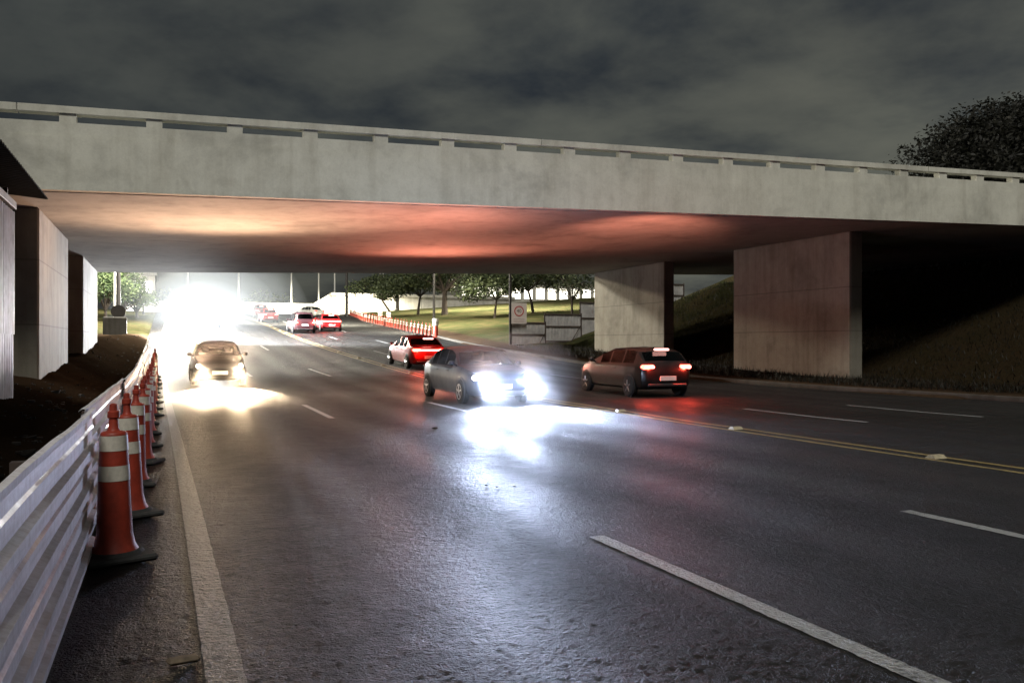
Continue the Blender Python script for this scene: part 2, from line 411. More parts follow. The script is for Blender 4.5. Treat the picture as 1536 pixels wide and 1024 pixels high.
def ground_z(X,Y):
    r=rz(Y); k=sinterp(T_K,Y)
    if X<XL:
        d=XL-X
        up=.12*smooth(d/.5)+.55*smooth((d-.6)/1.6)*(1-smooth((Y-46)/20))
        n=.10*math.sin(X*2.3+Y*.7)*math.sin(Y*1.1+X*.4)*smooth(d-.5)
        # spoil heaps beside the barrier
        n+=.35*math.exp(-((X+1.9)**2/.5+(Y-10.5)**2/5.))+.28*math.exp(-((X+1.8)**2/.4+(Y-16)**2/4.))+.3*math.exp(-((X+2.0)**2/.8+(Y-56)**2/16.))
        bank=.45*max(0,d-7)
        cap=5.0 if Y<50 else lerp(5.0,1.6,smooth((Y-50)/14))
        return min(r+up+n+bank, max(cap, r+up+n)) if Y<66 else r+up+n*.4+min(.03*d,1.5)
    if X<k: return r
    d=X-k
    emb=max(r+.13, r+.45*(X-25.))
    emb=min(emb,5.6 if Y<50 else 9) if Y>18 else min(emb,7.4)
    lawn=r+.12+min(.08*max(0,d-.3),3.4)
    w=smooth((Y-47)/14)
    n=.05*math.sin(X*1.7+Y*.9)*math.sin(Y*.8-X*.5)*smooth(d-.8)
    return lerp(emb,lawn,w)+n

def spaced(parts):
    o=[]
    for a,b,st in parts:
        n=max(1,round((b-a)/st)); o+=[a+(b-a)*i/n for i in range(n)]
    o.append(parts[-1][1]); return o
def build_ground():
    xs=spaced([(-900,-120,60),(-120,-30,10),(-30,-6,1.5),(-6,-.8,.35),(-.8,17,2.2),(17,40,.7),(40,80,3),(80,150,10),(150,900,60)])
    ys=spaced([(-300,-40,40),(-40,2,3),(2,60,.8),(60,150,2.),(150,240,10),(240,1500,90)])
    v=[];f=[];g=[];dk=[]
    for Y in ys:
        k=sinterp(T_K,Y)
        for X in xs:
            z=ground_z(X,Y)
            if XL+.15<X<k-.15: z-=.12
            elif XL-.15<X<k+.2: z-=.03
            v.append((X,Y,z))
            dk.append(smooth((56-Y)/20)*smooth((X-k-.3)/1.) if X>k else (1.-smooth((Y-50)/20))*(1.+0*Y))  # where the banks get their painted darkening
            if X>k: gr=smooth((X-k-1.2)/2.)*(.72 if Y<48 else 1.)
            else: gr=smooth((Y-58)/12)
            g.append(gr)
    n=len(xs)
    for j in range(len(ys)-1):
        for i in range(n-1):
            a=j*n+i; f.append((a,a+1,a+n+1,a+n))
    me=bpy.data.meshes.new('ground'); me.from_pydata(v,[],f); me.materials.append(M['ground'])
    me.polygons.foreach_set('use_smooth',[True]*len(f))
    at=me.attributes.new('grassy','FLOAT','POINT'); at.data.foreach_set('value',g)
    at=me.attributes.new('painted_shade','FLOAT','POINT'); at.data.foreach_set('value',dk)
    o=bpy.data.objects.new('ground',me); COL.objects.link(o); tag(o,kind='structure')
build_ground()

def strip(name,mat,tl,tr,ys,dz,kind='structure',parent=None,cols=1):
    """a sheet that follows the road between two side lines"""
    mb=MB(); rows=[]
    for Y in ys:
        a,b=tl(Y),tr(Y)
        rows.append([(lerp(a,b,i/cols),Y,rz(Y)+dz) for i in range(cols+1)])
    vs=[p for r in rows for p in r]; n=cols+1
    fs=[(j*n+i,j*n+i+1,(j+1)*n+i+1,(j+1)*n+i) for j in range(len(ys)-1) for i in range(cols)]
    mb.add(vs,fs); o=mb.build(name,mat,parent,smooth_deg=60)
    if kind and parent is None: tag(o,kind=kind)
    return o
YS=spaced([(-40,0,4),(0,60,1),(60,150,2),(150,175,5)])
from mathutils import noise as _ns
XF,YF0,YF1=11.,2.,22.
def relief(x,y):
    """worn chip-seal relief of the near carriageway, always at or below the running surface"""
    f=smooth((x-XL)/.15)*smooth((XF-x)/.5)*smooth((y-YF0)/.2)*smooth((YF1-y)/4.)
    if f<=0: return 0.
    n=_ns.noise((x*5.,y*5.,.3))*.22+_ns.noise((x*15.,y*15.,1.7))*.4+_ns.noise((x*33.,y*33.,4.1))*.6+_ns.noise((x*61.,y*61.,6.1))*.45
    wide=_ns.noise((x*.9,y*.7,8.))*.5
    d=clamp((.95-n+wide*.2)/1.9)
    return -.0095*d*f*(.85+.5*_ns.noise((x*.5,y*.35,3.)))
def road_mesh():
    mb=MB()
    def sheet(xs,ys,zf):
        n=len(xs); vs=[(x(Y) if callable(x) else x,Y,0) for Y in ys for x in xs]
        vs=[(x,Y,zf(x,Y)) for x,Y,_ in vs]
        mb.add(vs,[(j*n+i,j*n+i+1,(j+1)*n+i+1,(j+1)*n+i) for j in range(len(ys)-1) for i in range(n-1)])
    flat=lambda x,Y:rz(Y)
    xs=spaced([(XL,XF,3.)])
    sheet(xs,[y for y in YS if y<=YF0],flat); sheet(xs,[y for y in YS if y>=YF1],flat)
    k=lambda t:(lambda Y:lerp(XF,sinterp(T_K,Y),t))
    sheet([k(0),k(.33),k(.67),k(1.)],YS,flat)
    yf=[YF0]
    while yf[-1]<YF1: yf.append(min(YF1,yf[-1]+max(.018,yf[-1]*.0062)))
    sheet(spaced([(XL,2.6,.016),(2.6,6.5,.022),(6.5,XF,.035)]),yf,lambda x,Y:rz(Y)+relief(x,Y))
    return mb
tag(road_mesh().build('road',M['asphalt'],smooth_deg=80,fix=False),kind='structure')
def line(T,w,y0,y1,mat,off=0,name='road_marking',dz=.004):
    ys=[y for y in spaced([(y0,y1,.8)]) if not YF0<y<min(YF1,14)]
    y=max(y0,YF0)
    while y<min(y1,14): ys.append(y); y+=max(.02,y*.005)
    ys=sorted(set(round(q,4) for q in ys+[y0,y1])); n=8
    mb=MB(); vs=[]
    for Y in ys:
        a=sinterp(T,Y)-w/2+off
        for i in range(n):
            x=a+w*i/(n-1); edge=0.
            if i in (0,n-1): x+=.006*_ns.noise((x*30.,Y*14.,2.))
            vs.append((x,Y,rz(Y)+relief(x,Y)*.8+dz))
    mb.add(vs,[(j*n+i,j*n+i+1,(j+1)*n+i+1,(j+1)*n+i) for j in range(len(ys)-1) for i in range(n-1)])
    tag(mb.build(name,mat,smooth_deg=80,fix=False),kind='structure')
line(T_E,.16,-8,140,M['edge_line'])
for T,starts in ((T_1,[1.66,17.5,33.5,49.5,65.5,81.5]),(T_2,[1.5,17.2,33.2,49.2,65.2,81.2])):
    for y in starts: line(T,.125,y,y+4,M['white_line'])
for T,starts in ((T_3,[-3.5,12.5,28.6,44.6,60.6,76.6,92.6]),(T_4,[-3.5,12.5,28.6,48.,55.5,71.5,87.5])):
    for y in starts: line(T,.12,y,y+3.8,M['white_line'])
for off in (-.17,.17): line(T_Y,.11,-8,135,M['yellow_line'],off)
# kerb on the far side, a real step
kb=MB(); ys=YS; prof=[(0,0),(0.,.11),(.02,.135),(.22,.135),(.24,.05)]
vs=[(sinterp(T_K,Y)+a,Y,rz(Y)+b) for Y in ys for a,b in prof]; n=len(prof)
kb.add(vs,[(j*n+i,j*n+i+1,(j+1)*n+i+1,(j+1)*n+i) for j in range(len(ys)-1) for i in range(n-1)])
tag(kb.build('kerb',M['road_kerb'],smooth_deg=40),kind='structure')

# raised studs along the double yellow line
def stud_mesh():
    mb=MB()
    vs=[(-.13,-.10,0),(.13,-.10,0),(.13,.10,0),(-.13,.10,0),(-.11,-.04,.055),(.11,-.04,.055),(.11,.04,.055),(-.11,.04,.055)]
    mb.add(vs,[(3,2,1,0),(4,5,6,7),(0,1,5,4),(1,2,6,5),(2,3,7,6),(3,0,4,7)])
    return mb
st0=None
for k in range(-1,22):
    Y=8.0+4.36*k; X=sinterp(T_Y,Y)
    if st0 is None: st0=stud_mesh().build('road_stud',M['stud']); o=st0
    else: o=st0.copy(); COL.objects.link(o)
    o.location=(X,Y,rz(Y)+.002); o.scale=(.82,.82,.82); o.rotation_euler=(math.atan(rz(Y+.5)-rz(Y-.5)),0,0)
    tag(o,'low pale raised stud set between the two yellow centre lines','road stud','studs along the double yellow line')

random.seed(31)
mb=MB()
for _ in range(420):
    x=random.uniform(-2.95,-1.05); y=random.uniform(7,24) if random.random()<.7 else random.uniform(24,60); z=ground_z(x,y); q=random.uniform(.012,.045)*(1 if random.random()<.93 else 2)
    vs=[(x+q*random.uniform(.6,1.2)*a,y+q*random.uniform(.6,1.2)*b,z-.01+q*random.uniform(.5,1.)*c) for a in (-1,1) for b in (-1,1) for c in (0,1)]
    mb.add(vs,[(0,1,3,2),(4,6,7,5),(0,4,5,1),(2,3,7,6),(0,2,6,4),(1,5,7,3)])
tag(mb.build('rubble',plain('clods_of_earth',(.013,.011,.009),.95,.5,12.)),kind='stuff')
mb=MB()
for _ in range(26000):
    x=random.uniform(20.6,37) if random.random()<.8 else random.uniform(20.3,26); y=random.uniform(17,50); z=ground_z(x,y)
    if x<sinterp(T_K,y)+1.0: continue
    hh=random.uniform(.05,.22)*(1.5 if random.random()<.1 else 1); a=random.uniform(0,6.28); w=.012+.01*random.random()
    lx,ly=random.gauss(0,.4)*hh,random.gauss(0,.4)*hh
    mb.face([(x-w*math.cos(a),y-w*math.sin(a),z-.02),(x+w*math.cos(a),y+w*math.sin(a),z-.02),(x+lx,y+ly,z+hh)])
tag(mb.build('grass',leaf_material('dry_grass_blades',(.004,.004,.002),(.012,.0105,.005)),fix=False),kind='stuff')
# ------------------------------------------------------------------ overpass
Y0,Y1=22.3,47.0
def soff(X): return 3.64+ZC+.0272*X
def slab(mb,x0,x1,y0,y1,za,zb,nx=1):
    """a beam that follows the slight fall of the deck"""
    for i in range(nx):
        a=lerp(x0,x1,i/nx); b=lerp(x0,x1,(i+1)/nx)
    vs=[(x,y,soff(x)+z) for x in (x0,x1) for y in (y0,y1) for z in (za,zb)]
    mb.add(vs,[(0,1,3,2),(4,6,7,5),(0,4,5,1),(2,3,7,6),(0,2,6,4),(1,5,7,3)])
br=empty('overpass',(0,Y0,0)); BO=-Vector((0,Y0,0))
tag(br,'long pale concrete overpass with slotted parapet crossing above the road on four wall piers','overpass')
BX0,BX1=-26.,56.
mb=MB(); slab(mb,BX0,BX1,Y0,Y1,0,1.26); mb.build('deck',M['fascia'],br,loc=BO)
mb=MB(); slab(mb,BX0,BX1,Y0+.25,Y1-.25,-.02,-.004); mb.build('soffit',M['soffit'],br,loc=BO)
mb=MB(); slab(mb,BX0,BX1,Y0+.012,Y0+.30,1.262,1.59); mb.build('parapet_base',M['fascia'],br,loc=BO)
mb=MB(); slab(mb,BX0,BX1,Y1-.30,Y1-.012,1.262,1.94); mb.build('far_parapet',M['fascia'],br,loc=BO)
cuts=[BX0,-16.3,-3.13,10.07,25.16,40.,BX1]
for a,b in zip(cuts,cuts[1:]):
    mb=MB(); slab(mb,a+.014,b-.014,Y0-.02,Y0+.32,1.80,1.965); mb.build('parapet_rail',M['fascia'],br,loc=BO)
for k in range(-6,27):
    X=-2.09+1.868*k
    mb=MB(); slab(mb,X-.18,X+.18,Y0+.02,Y0+.27,1.588,1.802); mb.build('parapet_post',M['fascia'],br,loc=BO)
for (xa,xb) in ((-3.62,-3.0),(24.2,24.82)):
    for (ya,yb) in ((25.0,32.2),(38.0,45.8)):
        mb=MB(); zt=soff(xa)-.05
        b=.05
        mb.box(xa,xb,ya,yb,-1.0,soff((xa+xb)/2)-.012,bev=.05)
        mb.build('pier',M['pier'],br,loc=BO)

# ------------------------------------------------------------------ site shed, sheet barrier and cones on the near side
sh=empty('site_shed',(-2.6,18.2,.5)); SO=-Vector((-2.6,18.2,.5))
tag(sh,'dark site shed with pale ribbed sheet wall and overhanging corrugated roof beside the near pier','shed')
mb=MB()
ys=spaced([(1.5,18.25,.05)])
def rib(y): 
    f=(y/.25)%1; return .018*smooth((.5-abs(f-.5))*6-.9)
def ribwall(mb,x,za,zb,y0,y1,sgn=1):
    ys=spaced([(y0,y1,.04)])
    vs=[(x+rib(y),y,z) for y in ys for z in (za,zb)]
    mb.add(vs,[(2*i,2*i+2,2*i+3,2*i+1) for i in range(len(ys)-1)])
mb=MB(); ribwall(mb,-2.62,.35,1.75,1.5,18.28); ribwall(mb,-2.60,1.70,3.98,1.5,18.2)
mb.build('wall_sheet',M['blue_sheet'],sh,loc=SO,fix=False)
mb=MB(); mb.box(-5.8,-2.66,18.1,18.16,.3,3.9); mb.build('end_wall',M['roof'],sh,loc=SO)
mb=MB(); mb.box(-2.66,-2.58,1.5,18.4,4.06,4.2,bev=.01); mb.build('eave_board',M['hoard'],sh,loc=SO)
mb=MB(); ysr=spaced([(1.,19.05,.045)])
vs=[];
for y in ysr:
    w=.022*math.cos(2*math.pi*y/.18)
    vs+=[(-6.2,y,4.75+w),(-2.13,y,4.40+w),(-2.13,y,4.392+w),(-6.2,y,4.742+w)]
fs=[]
for i in range(len(ysr)-1):
    a=4*i;b=a+4
    fs+=[(a,a+1,b+1,b),(a+1,a+2,b+2,b+1),(a+3,b+3,b+2,a+2)]
mb.add(vs,fs); mb.build('roof',M['roof'],sh,loc=SO,fix=False)
for y in (2.,7.4,12.8,18.0):
    mb=MB(); mb.box(-2.74,-2.67,y-.04,y+.04,.2,4.4); mb.build('frame_post',M['rust'],sh,loc=SO)

# low barrier of ribbed metal sheets laid on their sides
fe=empty('sheet_metal_barrier',(-.5,4,.05)); FO=-Vector((-.5,4,.05))
tag(fe,'low pale barrier of ribbed metal sheets along the road edge beside the cones','barrier')
PROF=[(0.,.012),(.03,.03),(.07,.03),(.085,0),(.20,0),(.215,.034),(.265,.034),(.28,0),(.36,0),(.372,.012),(.384,0),(.46,0),(.475,.034),(.525,.034),(.54,0),(.62,0),(.632,.012),(.644,0),(.70,0),(.715,.034),(.765,.034),(.78,0),(.86,0),(.872,.012),(.884,0),(.955,0),(.965,.02),(1.0,.024),(1.006,.0),(.985,-.02)]
random.seed(11)
spans=[(-2.,6.62,0.),(6.5,12.6,-.05),(12.4,18.7,-.02),(18.5,24.6,-.05),(24.4,30.2,-.02),(30.,36.2,-.04)]
for q,(a,b,dx) in enumerate(spans):
    ys=spaced([(a,b,.3)]); vs=[]; n=len(PROF)
    ph=random.uniform(0,6)
    for y in ys:
        bend=.004*math.sin(y*.6+ph)+.002*math.sin(y*2.1+ph)
        lean=.01*math.sin(y*.5+ph*2)
        dent=.002*math.sin(y*2.9+ph)+.002*math.sin(y*6.1)
        for z,x in PROF:
            vs.append((-.47+dx+x+bend*(.4+z)+lean*z, y, rz(y)+.03+z*interp([(2.,.95),(6,.97),(12,1.0),(20,1.10),(33,1.36)],y)+dent*smooth((z-.8)*5)))
    mb=MB(); mb.add(vs,[(j*n+i,(j+1)*n+i,(j+1)*n+i+1,j*n+i+1) for j in range(len(ys)-1) for i in range(n-1)])
    o=mb.build('metal_sheet',M['barrier'],fe,loc=FO,fix=False,smooth_deg=25)
    sm=o.modifiers.new('t','SOLIDIFY'); sm.thickness=.003
for y in (1.2,4.4,8.,11.5,15.,19.,23.,27.,31.,35.):
    mb=MB(); mb.box(-.64,-.57,y-.035,y+.035,rz(y)-.1,rz(y)+.9); mb.build('back_post',M['rust'],fe,loc=FO)

def make_cone(name='traffic_cone',n=28):
    root=empty(name)
    mb=MB()
    prof=[(.165,.05),(.16,.062),(.138,.10),(.128,.18),(.122,.30),(.112,.52),(.0975,.80),(.0955,.84)]
    prof=[(r_*.88 if z_>.11 else r_*.94,z_) for r_,z_ in prof]
    mb.lathe(prof,n); mb.lathe([(.084,.838),(.082,.850),(.076,.857),(.040,.866),(.032,.885),(.029,.945),(.038,.955),(.038,.992),(.027,1.0),(.024,1.04),(.012,1.048)],n)
    b=mb.build('body',M['orange'],root,smooth_deg=38)
    for (z0,z1) in ((.535,.635),(.735,.835)):
        def rr(z): return interp([(.30,.122),(.52,.112),(.80,.0975),(.84,.0955)],z)*.88+.0025
        m2=MB(); m2.lathe([(rr(z0),z0),(rr((z0+z1)/2),(z0+z1)/2),(rr(z1),z1)],n,caps=False)
        m2.build('reflective_band',M['reflect'],root,smooth_deg=50)
    m3=MB()
    m3.box(-.22,.22,-.22,.22,0,.045,bev=.015); m3.lathe([(.19,.04),(.172,.058),(.165,.066)],n)
    m3.build('base',M['rubber'],root)
    return root
cone0=make_cone()
ycs=[6.31,7.92,9.75,11.65,13.7,15.6,17.5,19.5,21.4,23.3,25.2,27.,28.8,30.6,32.4,34.1]
ords=['first','second','third','fourth','fifth','sixth','seventh','eighth','ninth','tenth','eleventh','twelfth','thirteenth','fourteenth','fifteenth','sixteenth']
random.seed(3)
for i,y in enumerate(ycs):
    c=cone0 if i==0 else copy_tree(cone0)
    x=-.275+random.uniform(-.03,.03)-.06*smooth((y-16)/18)
    c.location=(x,y,rz(y)+.002); c.rotation_euler=(math.atan(rz(y+.5)-rz(y-.5))+random.uniform(-.015,.015),random.uniform(-.02,.02),random.uniform(-.5,.5))
    if i==0: c.location.x=-.305; c.rotation_euler=(0,-.01,.3)
    lab='orange cone with two white bands beside the metal barrier, nearest and largest of the row' if i==0 else ('orange cone with two white bands beside the metal barrier, %s from the near end'%ords[i])
    tag(c,lab,'traffic cone','cones along the metal barrier')
# far row of cones along the kerb on the other side
random.seed(5)
yc=64.3; far=[]
while yc<122: far.append(yc); yc+=1.45 if yc<90 else 2.1
for i,y in enumerate(far):
    c=copy_tree(cone0); x=sinterp(T_K,y)-.35
    c.location=(x,y,rz(y)+.002); c.rotation_euler=(.06,0,random.uniform(-1,1))
    tag(c,'small orange cone in the close far row curving along the kerb towards the pale wall','traffic cone','far cones curving along the kerb')
mk0=None
for i,(y,l) in enumerate(((63.3,'white striped marker drum at the near end of the far cone row'),(83.5,'white marker drum in the far cone row, nearer of the close pair'),(88.5,'white marker drum in the far cone row, farther of the close pair'))):
    x=sinterp(T_K,y)-.1
    if mk0 is None:
        mk0=empty('marker_drum')
        mb=MB(); mb.lathe([(.30,0),(.30,.04),(.22,.08),(.20,.86),(.18,.9)],20); mb.build('lower_drum',M['orange'],mk0,smooth_deg=40)
        mb=MB(); mb.lathe([(.23,.9),(.245,.93),(.245,1.42),(.22,1.46)],20); mb.build('white_band',M['reflect'],mk0,smooth_deg=40)
        mb=MB(); mb.lathe([(.249,1.13),(.249,1.19)],20,caps=False); mb.build('dark_stripe',M['sign_black'],mk0)
        c=mk0
    else: c=copy_tree(mk0)
    c.location=(x,y,rz(y)+.002); tag(c,l,'marker drum','white drums among the far cones')

# scraps on the road
mb=MB(); mb.box(-.07,.07,-.03,.03,0,.028,bev=.012); o=mb.build('crushed_carton',M['litter']); o.location=(.08,4.08,rz(4.08)+.001); o.rotation_euler=(0,.05,.25)
tag(o,'small crushed brown carton lying in the gutter beside the white edge line','litter')
random.seed(21)
def rock(s):
    mb=MB(); n=7
    prof=[(s*.55,0),(s*.9,s*.2),(s*.8,s*.45),(s*.35,s*.62)]
    mb.lathe(prof,n); mb.v=[(x*random.uniform(.75,1.25),y*random.uniform(.75,1.25),z) for x,y,z in mb.v]
    return mb
for (x,y,s) in ((4.5,14.6,.06),(3.1,8.25,.022),(3.16,8.1,.016),(3.33,8.05,.02)):
    o=rock(s).build('loose_stone',M['stone']); o.location=(x,y,rz(y)); tag(o,'small dark stone lying loose on the road surface','stone','stones on the road')

# ------------------------------------------------------------------ cars
def make_car(label,X,Y,heading,kind='hatch',paint=(.03,.03,.03),L=4.0,W=1.72,H=1.47,tail='tail_hot',head=None,glass='dark_glass',group=None,tailbar=False,metal=.3,sub=True):
    root=empty('car',(X,Y,rz(Y)+.003),heading)
    root.rotation_euler=(math.atan((rz(Y+1)-rz(Y-1))/2)*math.cos(heading),0,heading)
    tag(root,label,'car',group)
    h=L/2
    if kind=='hatch':
        top=[(-h,.72),(-h+.03,.86),(-h+.10,1.0),(-h+.45,H-.10),(-h+.75,H-.02),(-h+1.4,H),(-h+2.1,H-.03),(-h+2.42,H-.12),(h-.98,.98),(h-.75,.95),(h-.35,.86),(h-.12,.76),(h,.62)]
        glassr=(-h+.14,-h+.42); glassf=(-h+2.46,h-1.02); sidew=[(-h+.55,-h+1.15),(-h+1.22,-h+1.95),(-h+2.02,-h+2.62)]
    elif kind=='sedan':
        top=[(-h,.78),(-h+.03,.92),(-h+.12,1.0),(-h+.55,1.03),(-h+1.1,H-.10),(-h+1.4,H-.02),(-h+1.9,H),(-h+2.4,H-.04),(-h+2.7,H-.13),(h-1.15,.96),(h-.9,.93),(h-.4,.85),(h-.13,.75),(h,.62)]
        glassr=(-h+.62,-h+1.05); glassf=(-h+2.74,h-1.2); sidew=[(-h+1.0,-h+1.45),(-h+1.5,-h+2.15),(-h+2.2,-h+2.85)]
    else:
        top=[(-h,.8),(-h+.02,1.0),(-h+.07,1.15),(-h+.28,H-.08),(-h+.5,H-.01),(-h+1.4,H),(-h+2.4,H-.03),(-h+2.75,H-.13),(h-.85,1.02),(h-.65,.98),(h-.3,.9),(h-.1,.78),(h,.62)]
        glassr=(-h+.09,-h+.26); glassf=(-h+2.8,h-.9); sidew=[(-h+.4,-h+1.2),(-h+1.27,-h+2.1),(-h+2.17,-h+3.0)]
    belt=[(-h,.66),(-h+.05,.90),(-h+.3,.95),(0,.92),(h-1.0,.90),(h-.4,.80),(h-.12,.70),(h,.56)]
    wid=[(-h,.70),(-h+.03,.80),(-h+.12,.90),(-h+.4,.965),(-h+1.0,1.),(h-1.1,1.),(h-.5,.95),(h-.2,.86),(h-.06,.76),(h,.68)]
    bot=[(-h,.42),(-h+.03,.32),(-h+.2,.22),(h-.2,.2),(h-.04,.26),(h,.34)]
    ysb={round(y,3) for y,_ in top}|{round(y,3) for y,_ in wid}|{round(y,3) for y,_ in belt}
    for a,b in sidew+[glassr,glassf]: ysb|={round(a,3),round(b,3)}
    yl=sorted(ysb); y2=[yl[0]]
    for y in yl[1:]:
        if y-y2[-1]<.012: continue
        while y-y2[-1]>.22: y2.append(y2[-1]+.15)
        y2.append(y)
    stn=y2
    def ring(y):
        zt=interp(top,y); zb_=interp(bot,y); zl=min(interp(belt,y),zt-.015); w=interp(wid,y)*W/2
        hh=zt-zl; k=clamp(hh/.5)
        x8=w*(.93-.17*k); x9=w*(.88-.24*k) 
        return [(0,zb_),(w*.82,zb_),(w*.95,zb_+.06),(w*.99,lerp(zb_,zl,.35)),(w*1.0,lerp(zb_,zl,.62)),(w*.985,lerp(zb_,zl,.86)),(w*.955,zl),
                (w*.93,zl+hh*.06),(x8,zl+hh*.84),(x9,zl+hh*.95),(x9*.6,zl+hh*.995),(0,zt+.012*k)]
    rings=[ring(y) for y in stn]; n=len(rings[0])
    def isglass(j,i):
        yc=(stn[j]+stn[j+1])/2
        if i==7 and any(a-.01<yc<b+.01 for a,b in sidew) : return 'side'
        if i in (9,10):
            if glassr[0]-.01<yc<glassr[1]+.01: return 'rear'
            if glassf[0]-.01<yc<glassf[1]+.01: return 'front'
        return None
    body=MB(); G={'front':MB(),'rear':MB()}; SW=[MB() for _ in sidew*2]
    for j in range(len(stn)-1):
        for i in range(n-1):
            g=isglass(j,i)
            for sg in (1,-1):
                a,b,c,d=rings[j][i],rings[j+1][i],rings[j+1][i+1],rings[j][i+1]
                q=[(sg*a[0],stn[j],a[1]),(sg*b[0],stn[j+1],b[1]),(sg*c[0],stn[j+1],c[1]),(sg*d[0],stn[j],d[1])]
                if sg<0: q=q[::-1]
                if g is None: body.face(q)
                elif g=='side':
                    yc=(stn[j]+stn[j+1])/2
                    k=[t for t,(a_,b_) in enumerate(sidew) if a_-.01<yc<b_+.01][0]
                    SW[k*2+(0 if sg>0 else 1)].face(q)
                else: G[g].face(q)
    for j in (0,len(stn)-1):
        r=rings[j]
        body.face([(x,stn[j],z) for x,z in r]+[(-x,stn[j],z) for x,z in r[-2:0:-1]])
    def weld(mb):
        key={};nv=[];mp=[]
        for p in mb.v:
            k=tuple(round(c,4) for c in p)
            if k not in key: key[k]=len(nv); nv.append(p)
            mp.append(key[k])
        fs=[];mi=[]
        for f,m in zip(mb.f,mb.mi):
            g=[]
            for i in f:
                if mp[i] not in g: g.append(mp[i])
            if len(g)>2: fs.append(tuple(g)); mi.append(m)
        mb.v=nv; mb.f=fs; mb.mi=mi; return mb
    pm=car_paint('car_paint',paint,metal)
    weld(body).build('body',[pm],root,smooth_deg=38)
    for nm,k in (('windscreen','front'),('rear_window','rear')):
        if G[k].f: weld(G[k]).build(nm,M[glass],root,smooth_deg=38)
    for s_ in SW:
        if s_.f: weld(s_).build('side_window',M[glass],root,smooth_deg=38)
    # cabin
    mb=MB(); mb.box(-W*.40,W*.40,-h+.5,h-1.15,.25,.62,bev=.05); mb.build('cabin_floor',M['interior'],root)
    for sx in (-1,1):
        for yy in (0.05,-.85):
            mb=MB(); mb.box(sx*.36-.23,sx*.36+.23,yy-.08,yy+.06,.5,1.02,bev=.05); mb.box(sx*.36-.12,sx*.36+.12,yy-.07,yy+.02,1.04,1.22,bev=.04)
            mb.build('seat',M['interior'],root)
    # wheels
    wr=.305
    for wy in (h-.78,-h+.72):
        for sx in (-1,1):
            xw=sx*(W/2-.105)
            arch=MB(); arch.lathe([(.02,0),(.355,0),(.355,.012),(.02,.012)],24,axis='x',c=(sx*(W/2*.985)-(.006 if sx>0 else .006),wy,wr+.02)); arch.build('wheel_arch',M['trim'],root)
            mb=MB(); mb.lathe([(.19,-.10),(.27,-.10),(.30,-.085),(wr,-.06),(wr,.06),(.30,.085),(.27,.10),(.19,.10)],24,axis='x',c=(xw+sx*.035,wy,wr))
            w_=mb.build('wheel',M['tyre'],root,smooth_deg=40)
            rm=MB(); xo=xw+sx*.125
            rm.lathe([(.2,-.01),(.2,.012),(.175,.012),(.17,-.01)],24,axis='x',c=(xo,wy,wr),caps=False)
            rm.lathe([(.05,-.01),(.045,.016)],12,axis='x',c=(xo,wy,wr))
            for k in range(5):
                a=2*math.pi*k/5+.3
                rm.tube([(xo,wy+.04*math.cos(a),wr+.04*math.sin(a)),(xo,wy+.18*math.cos(a),wr+.18*math.sin(a))],[.03,.022],6)
            rm.build('rim',M['rim'],w_)
    # lamps: head lamps on the front corners, tail lamps on the rear corners
    fy=h-.12
    for sx in (-1,1):
        mb=MB(); xx=sx*W/2*.66
        mb.box(xx-.17,xx+.17,fy-.14,fy+.035,.60,.74,bev=.05)
        mb.build('headlight',M[head] if head else M['trim'],root,smooth_deg=60)
        mb=MB()
        if kind=='mpv': xx=sx*W/2*.80; mb.box(xx-.08,xx+.08,-h+.02,-h+.16,.72,1.12,bev=.04)
        else: xx=sx*W/2*.68; mb.box(xx-.20,xx+.20,-h-.012,-h+.2,.80,.93,bev=.05)
        tl=mb.build('tail_light',M[tail],root,smooth_deg=60)
        if tail=='tail_hot':
            mb=MB(); mb.box(xx-.15,xx+.15,-h-.026,-h-.008,.838,.892,bev=.012); mb.build('tail_light_core',M['tail_core'],tl)
    if tail=='tail_hot' and sub:
        mb=MB(); mb.box(-.22,.22,-h+.30,-h+.42,1.33,1.385,bev=.015); mb.build('third_brake_light',M['tail_core'],root)
    if tailbar:
        mb=MB(); mb.box(-W*.40,W*.40,-h-.03,-h+.05,.835,.895,bev=.02); mb.build('light_bar',M['tail_core'],root)
    mb=MB(); mb.box(-.26,.26,-h-.035,-h-.008,.48 if kind!='mpv' else .6,.61 if kind!='mpv' else .73,bev=.006); mb.build('licence_plate',M['plate'],root)
    mb=MB(); mb.box(-.24,.24,h-.02,h+.012,.40,.52,bev=.005); mb.build('licence_plate',M['plate'],root)
    mb=MB(); mb.box(-W*.36,W*.36,-h-.02,-h+.22,.30,.40,bev=.03); mb.build('rear_bumper_trim',M['trim'],root)
    mb=MB(); mb.box(-W*.27,W*.27,h-.16,h-.005,.55,.66,bev=.03); mb.build('grille',M['trim'],root)
    mb=MB(); mb.box(-W*.34,W*.34,h-.2,h+.004,.24,.37,bev=.03); mb.build('air_intake',M['trim'],root)
    for sx in (-1,1):
        mb=MB(); yy=h-1.28
        mb.box(sx*(W/2+.06)-.075,sx*(W/2+.06)+.075,yy-.06,yy+.06,.95,1.08,bev=.04)
        mb.tube([(sx*W/2*.90,yy,.95),(sx*(W/2+.02),yy,1.0)],[.03,.025],6)
        mb.build('wing_mirror',pm,root,smooth_deg=50)
        for yy in (-.55,.35):
            mb=MB(); mb.box(sx*W/2*.985-.02,sx*W/2*.985+.02,yy-.09,yy+.09,.80,.83,bev=.008); mb.build('door_handle',M['trim'],root)
    return root
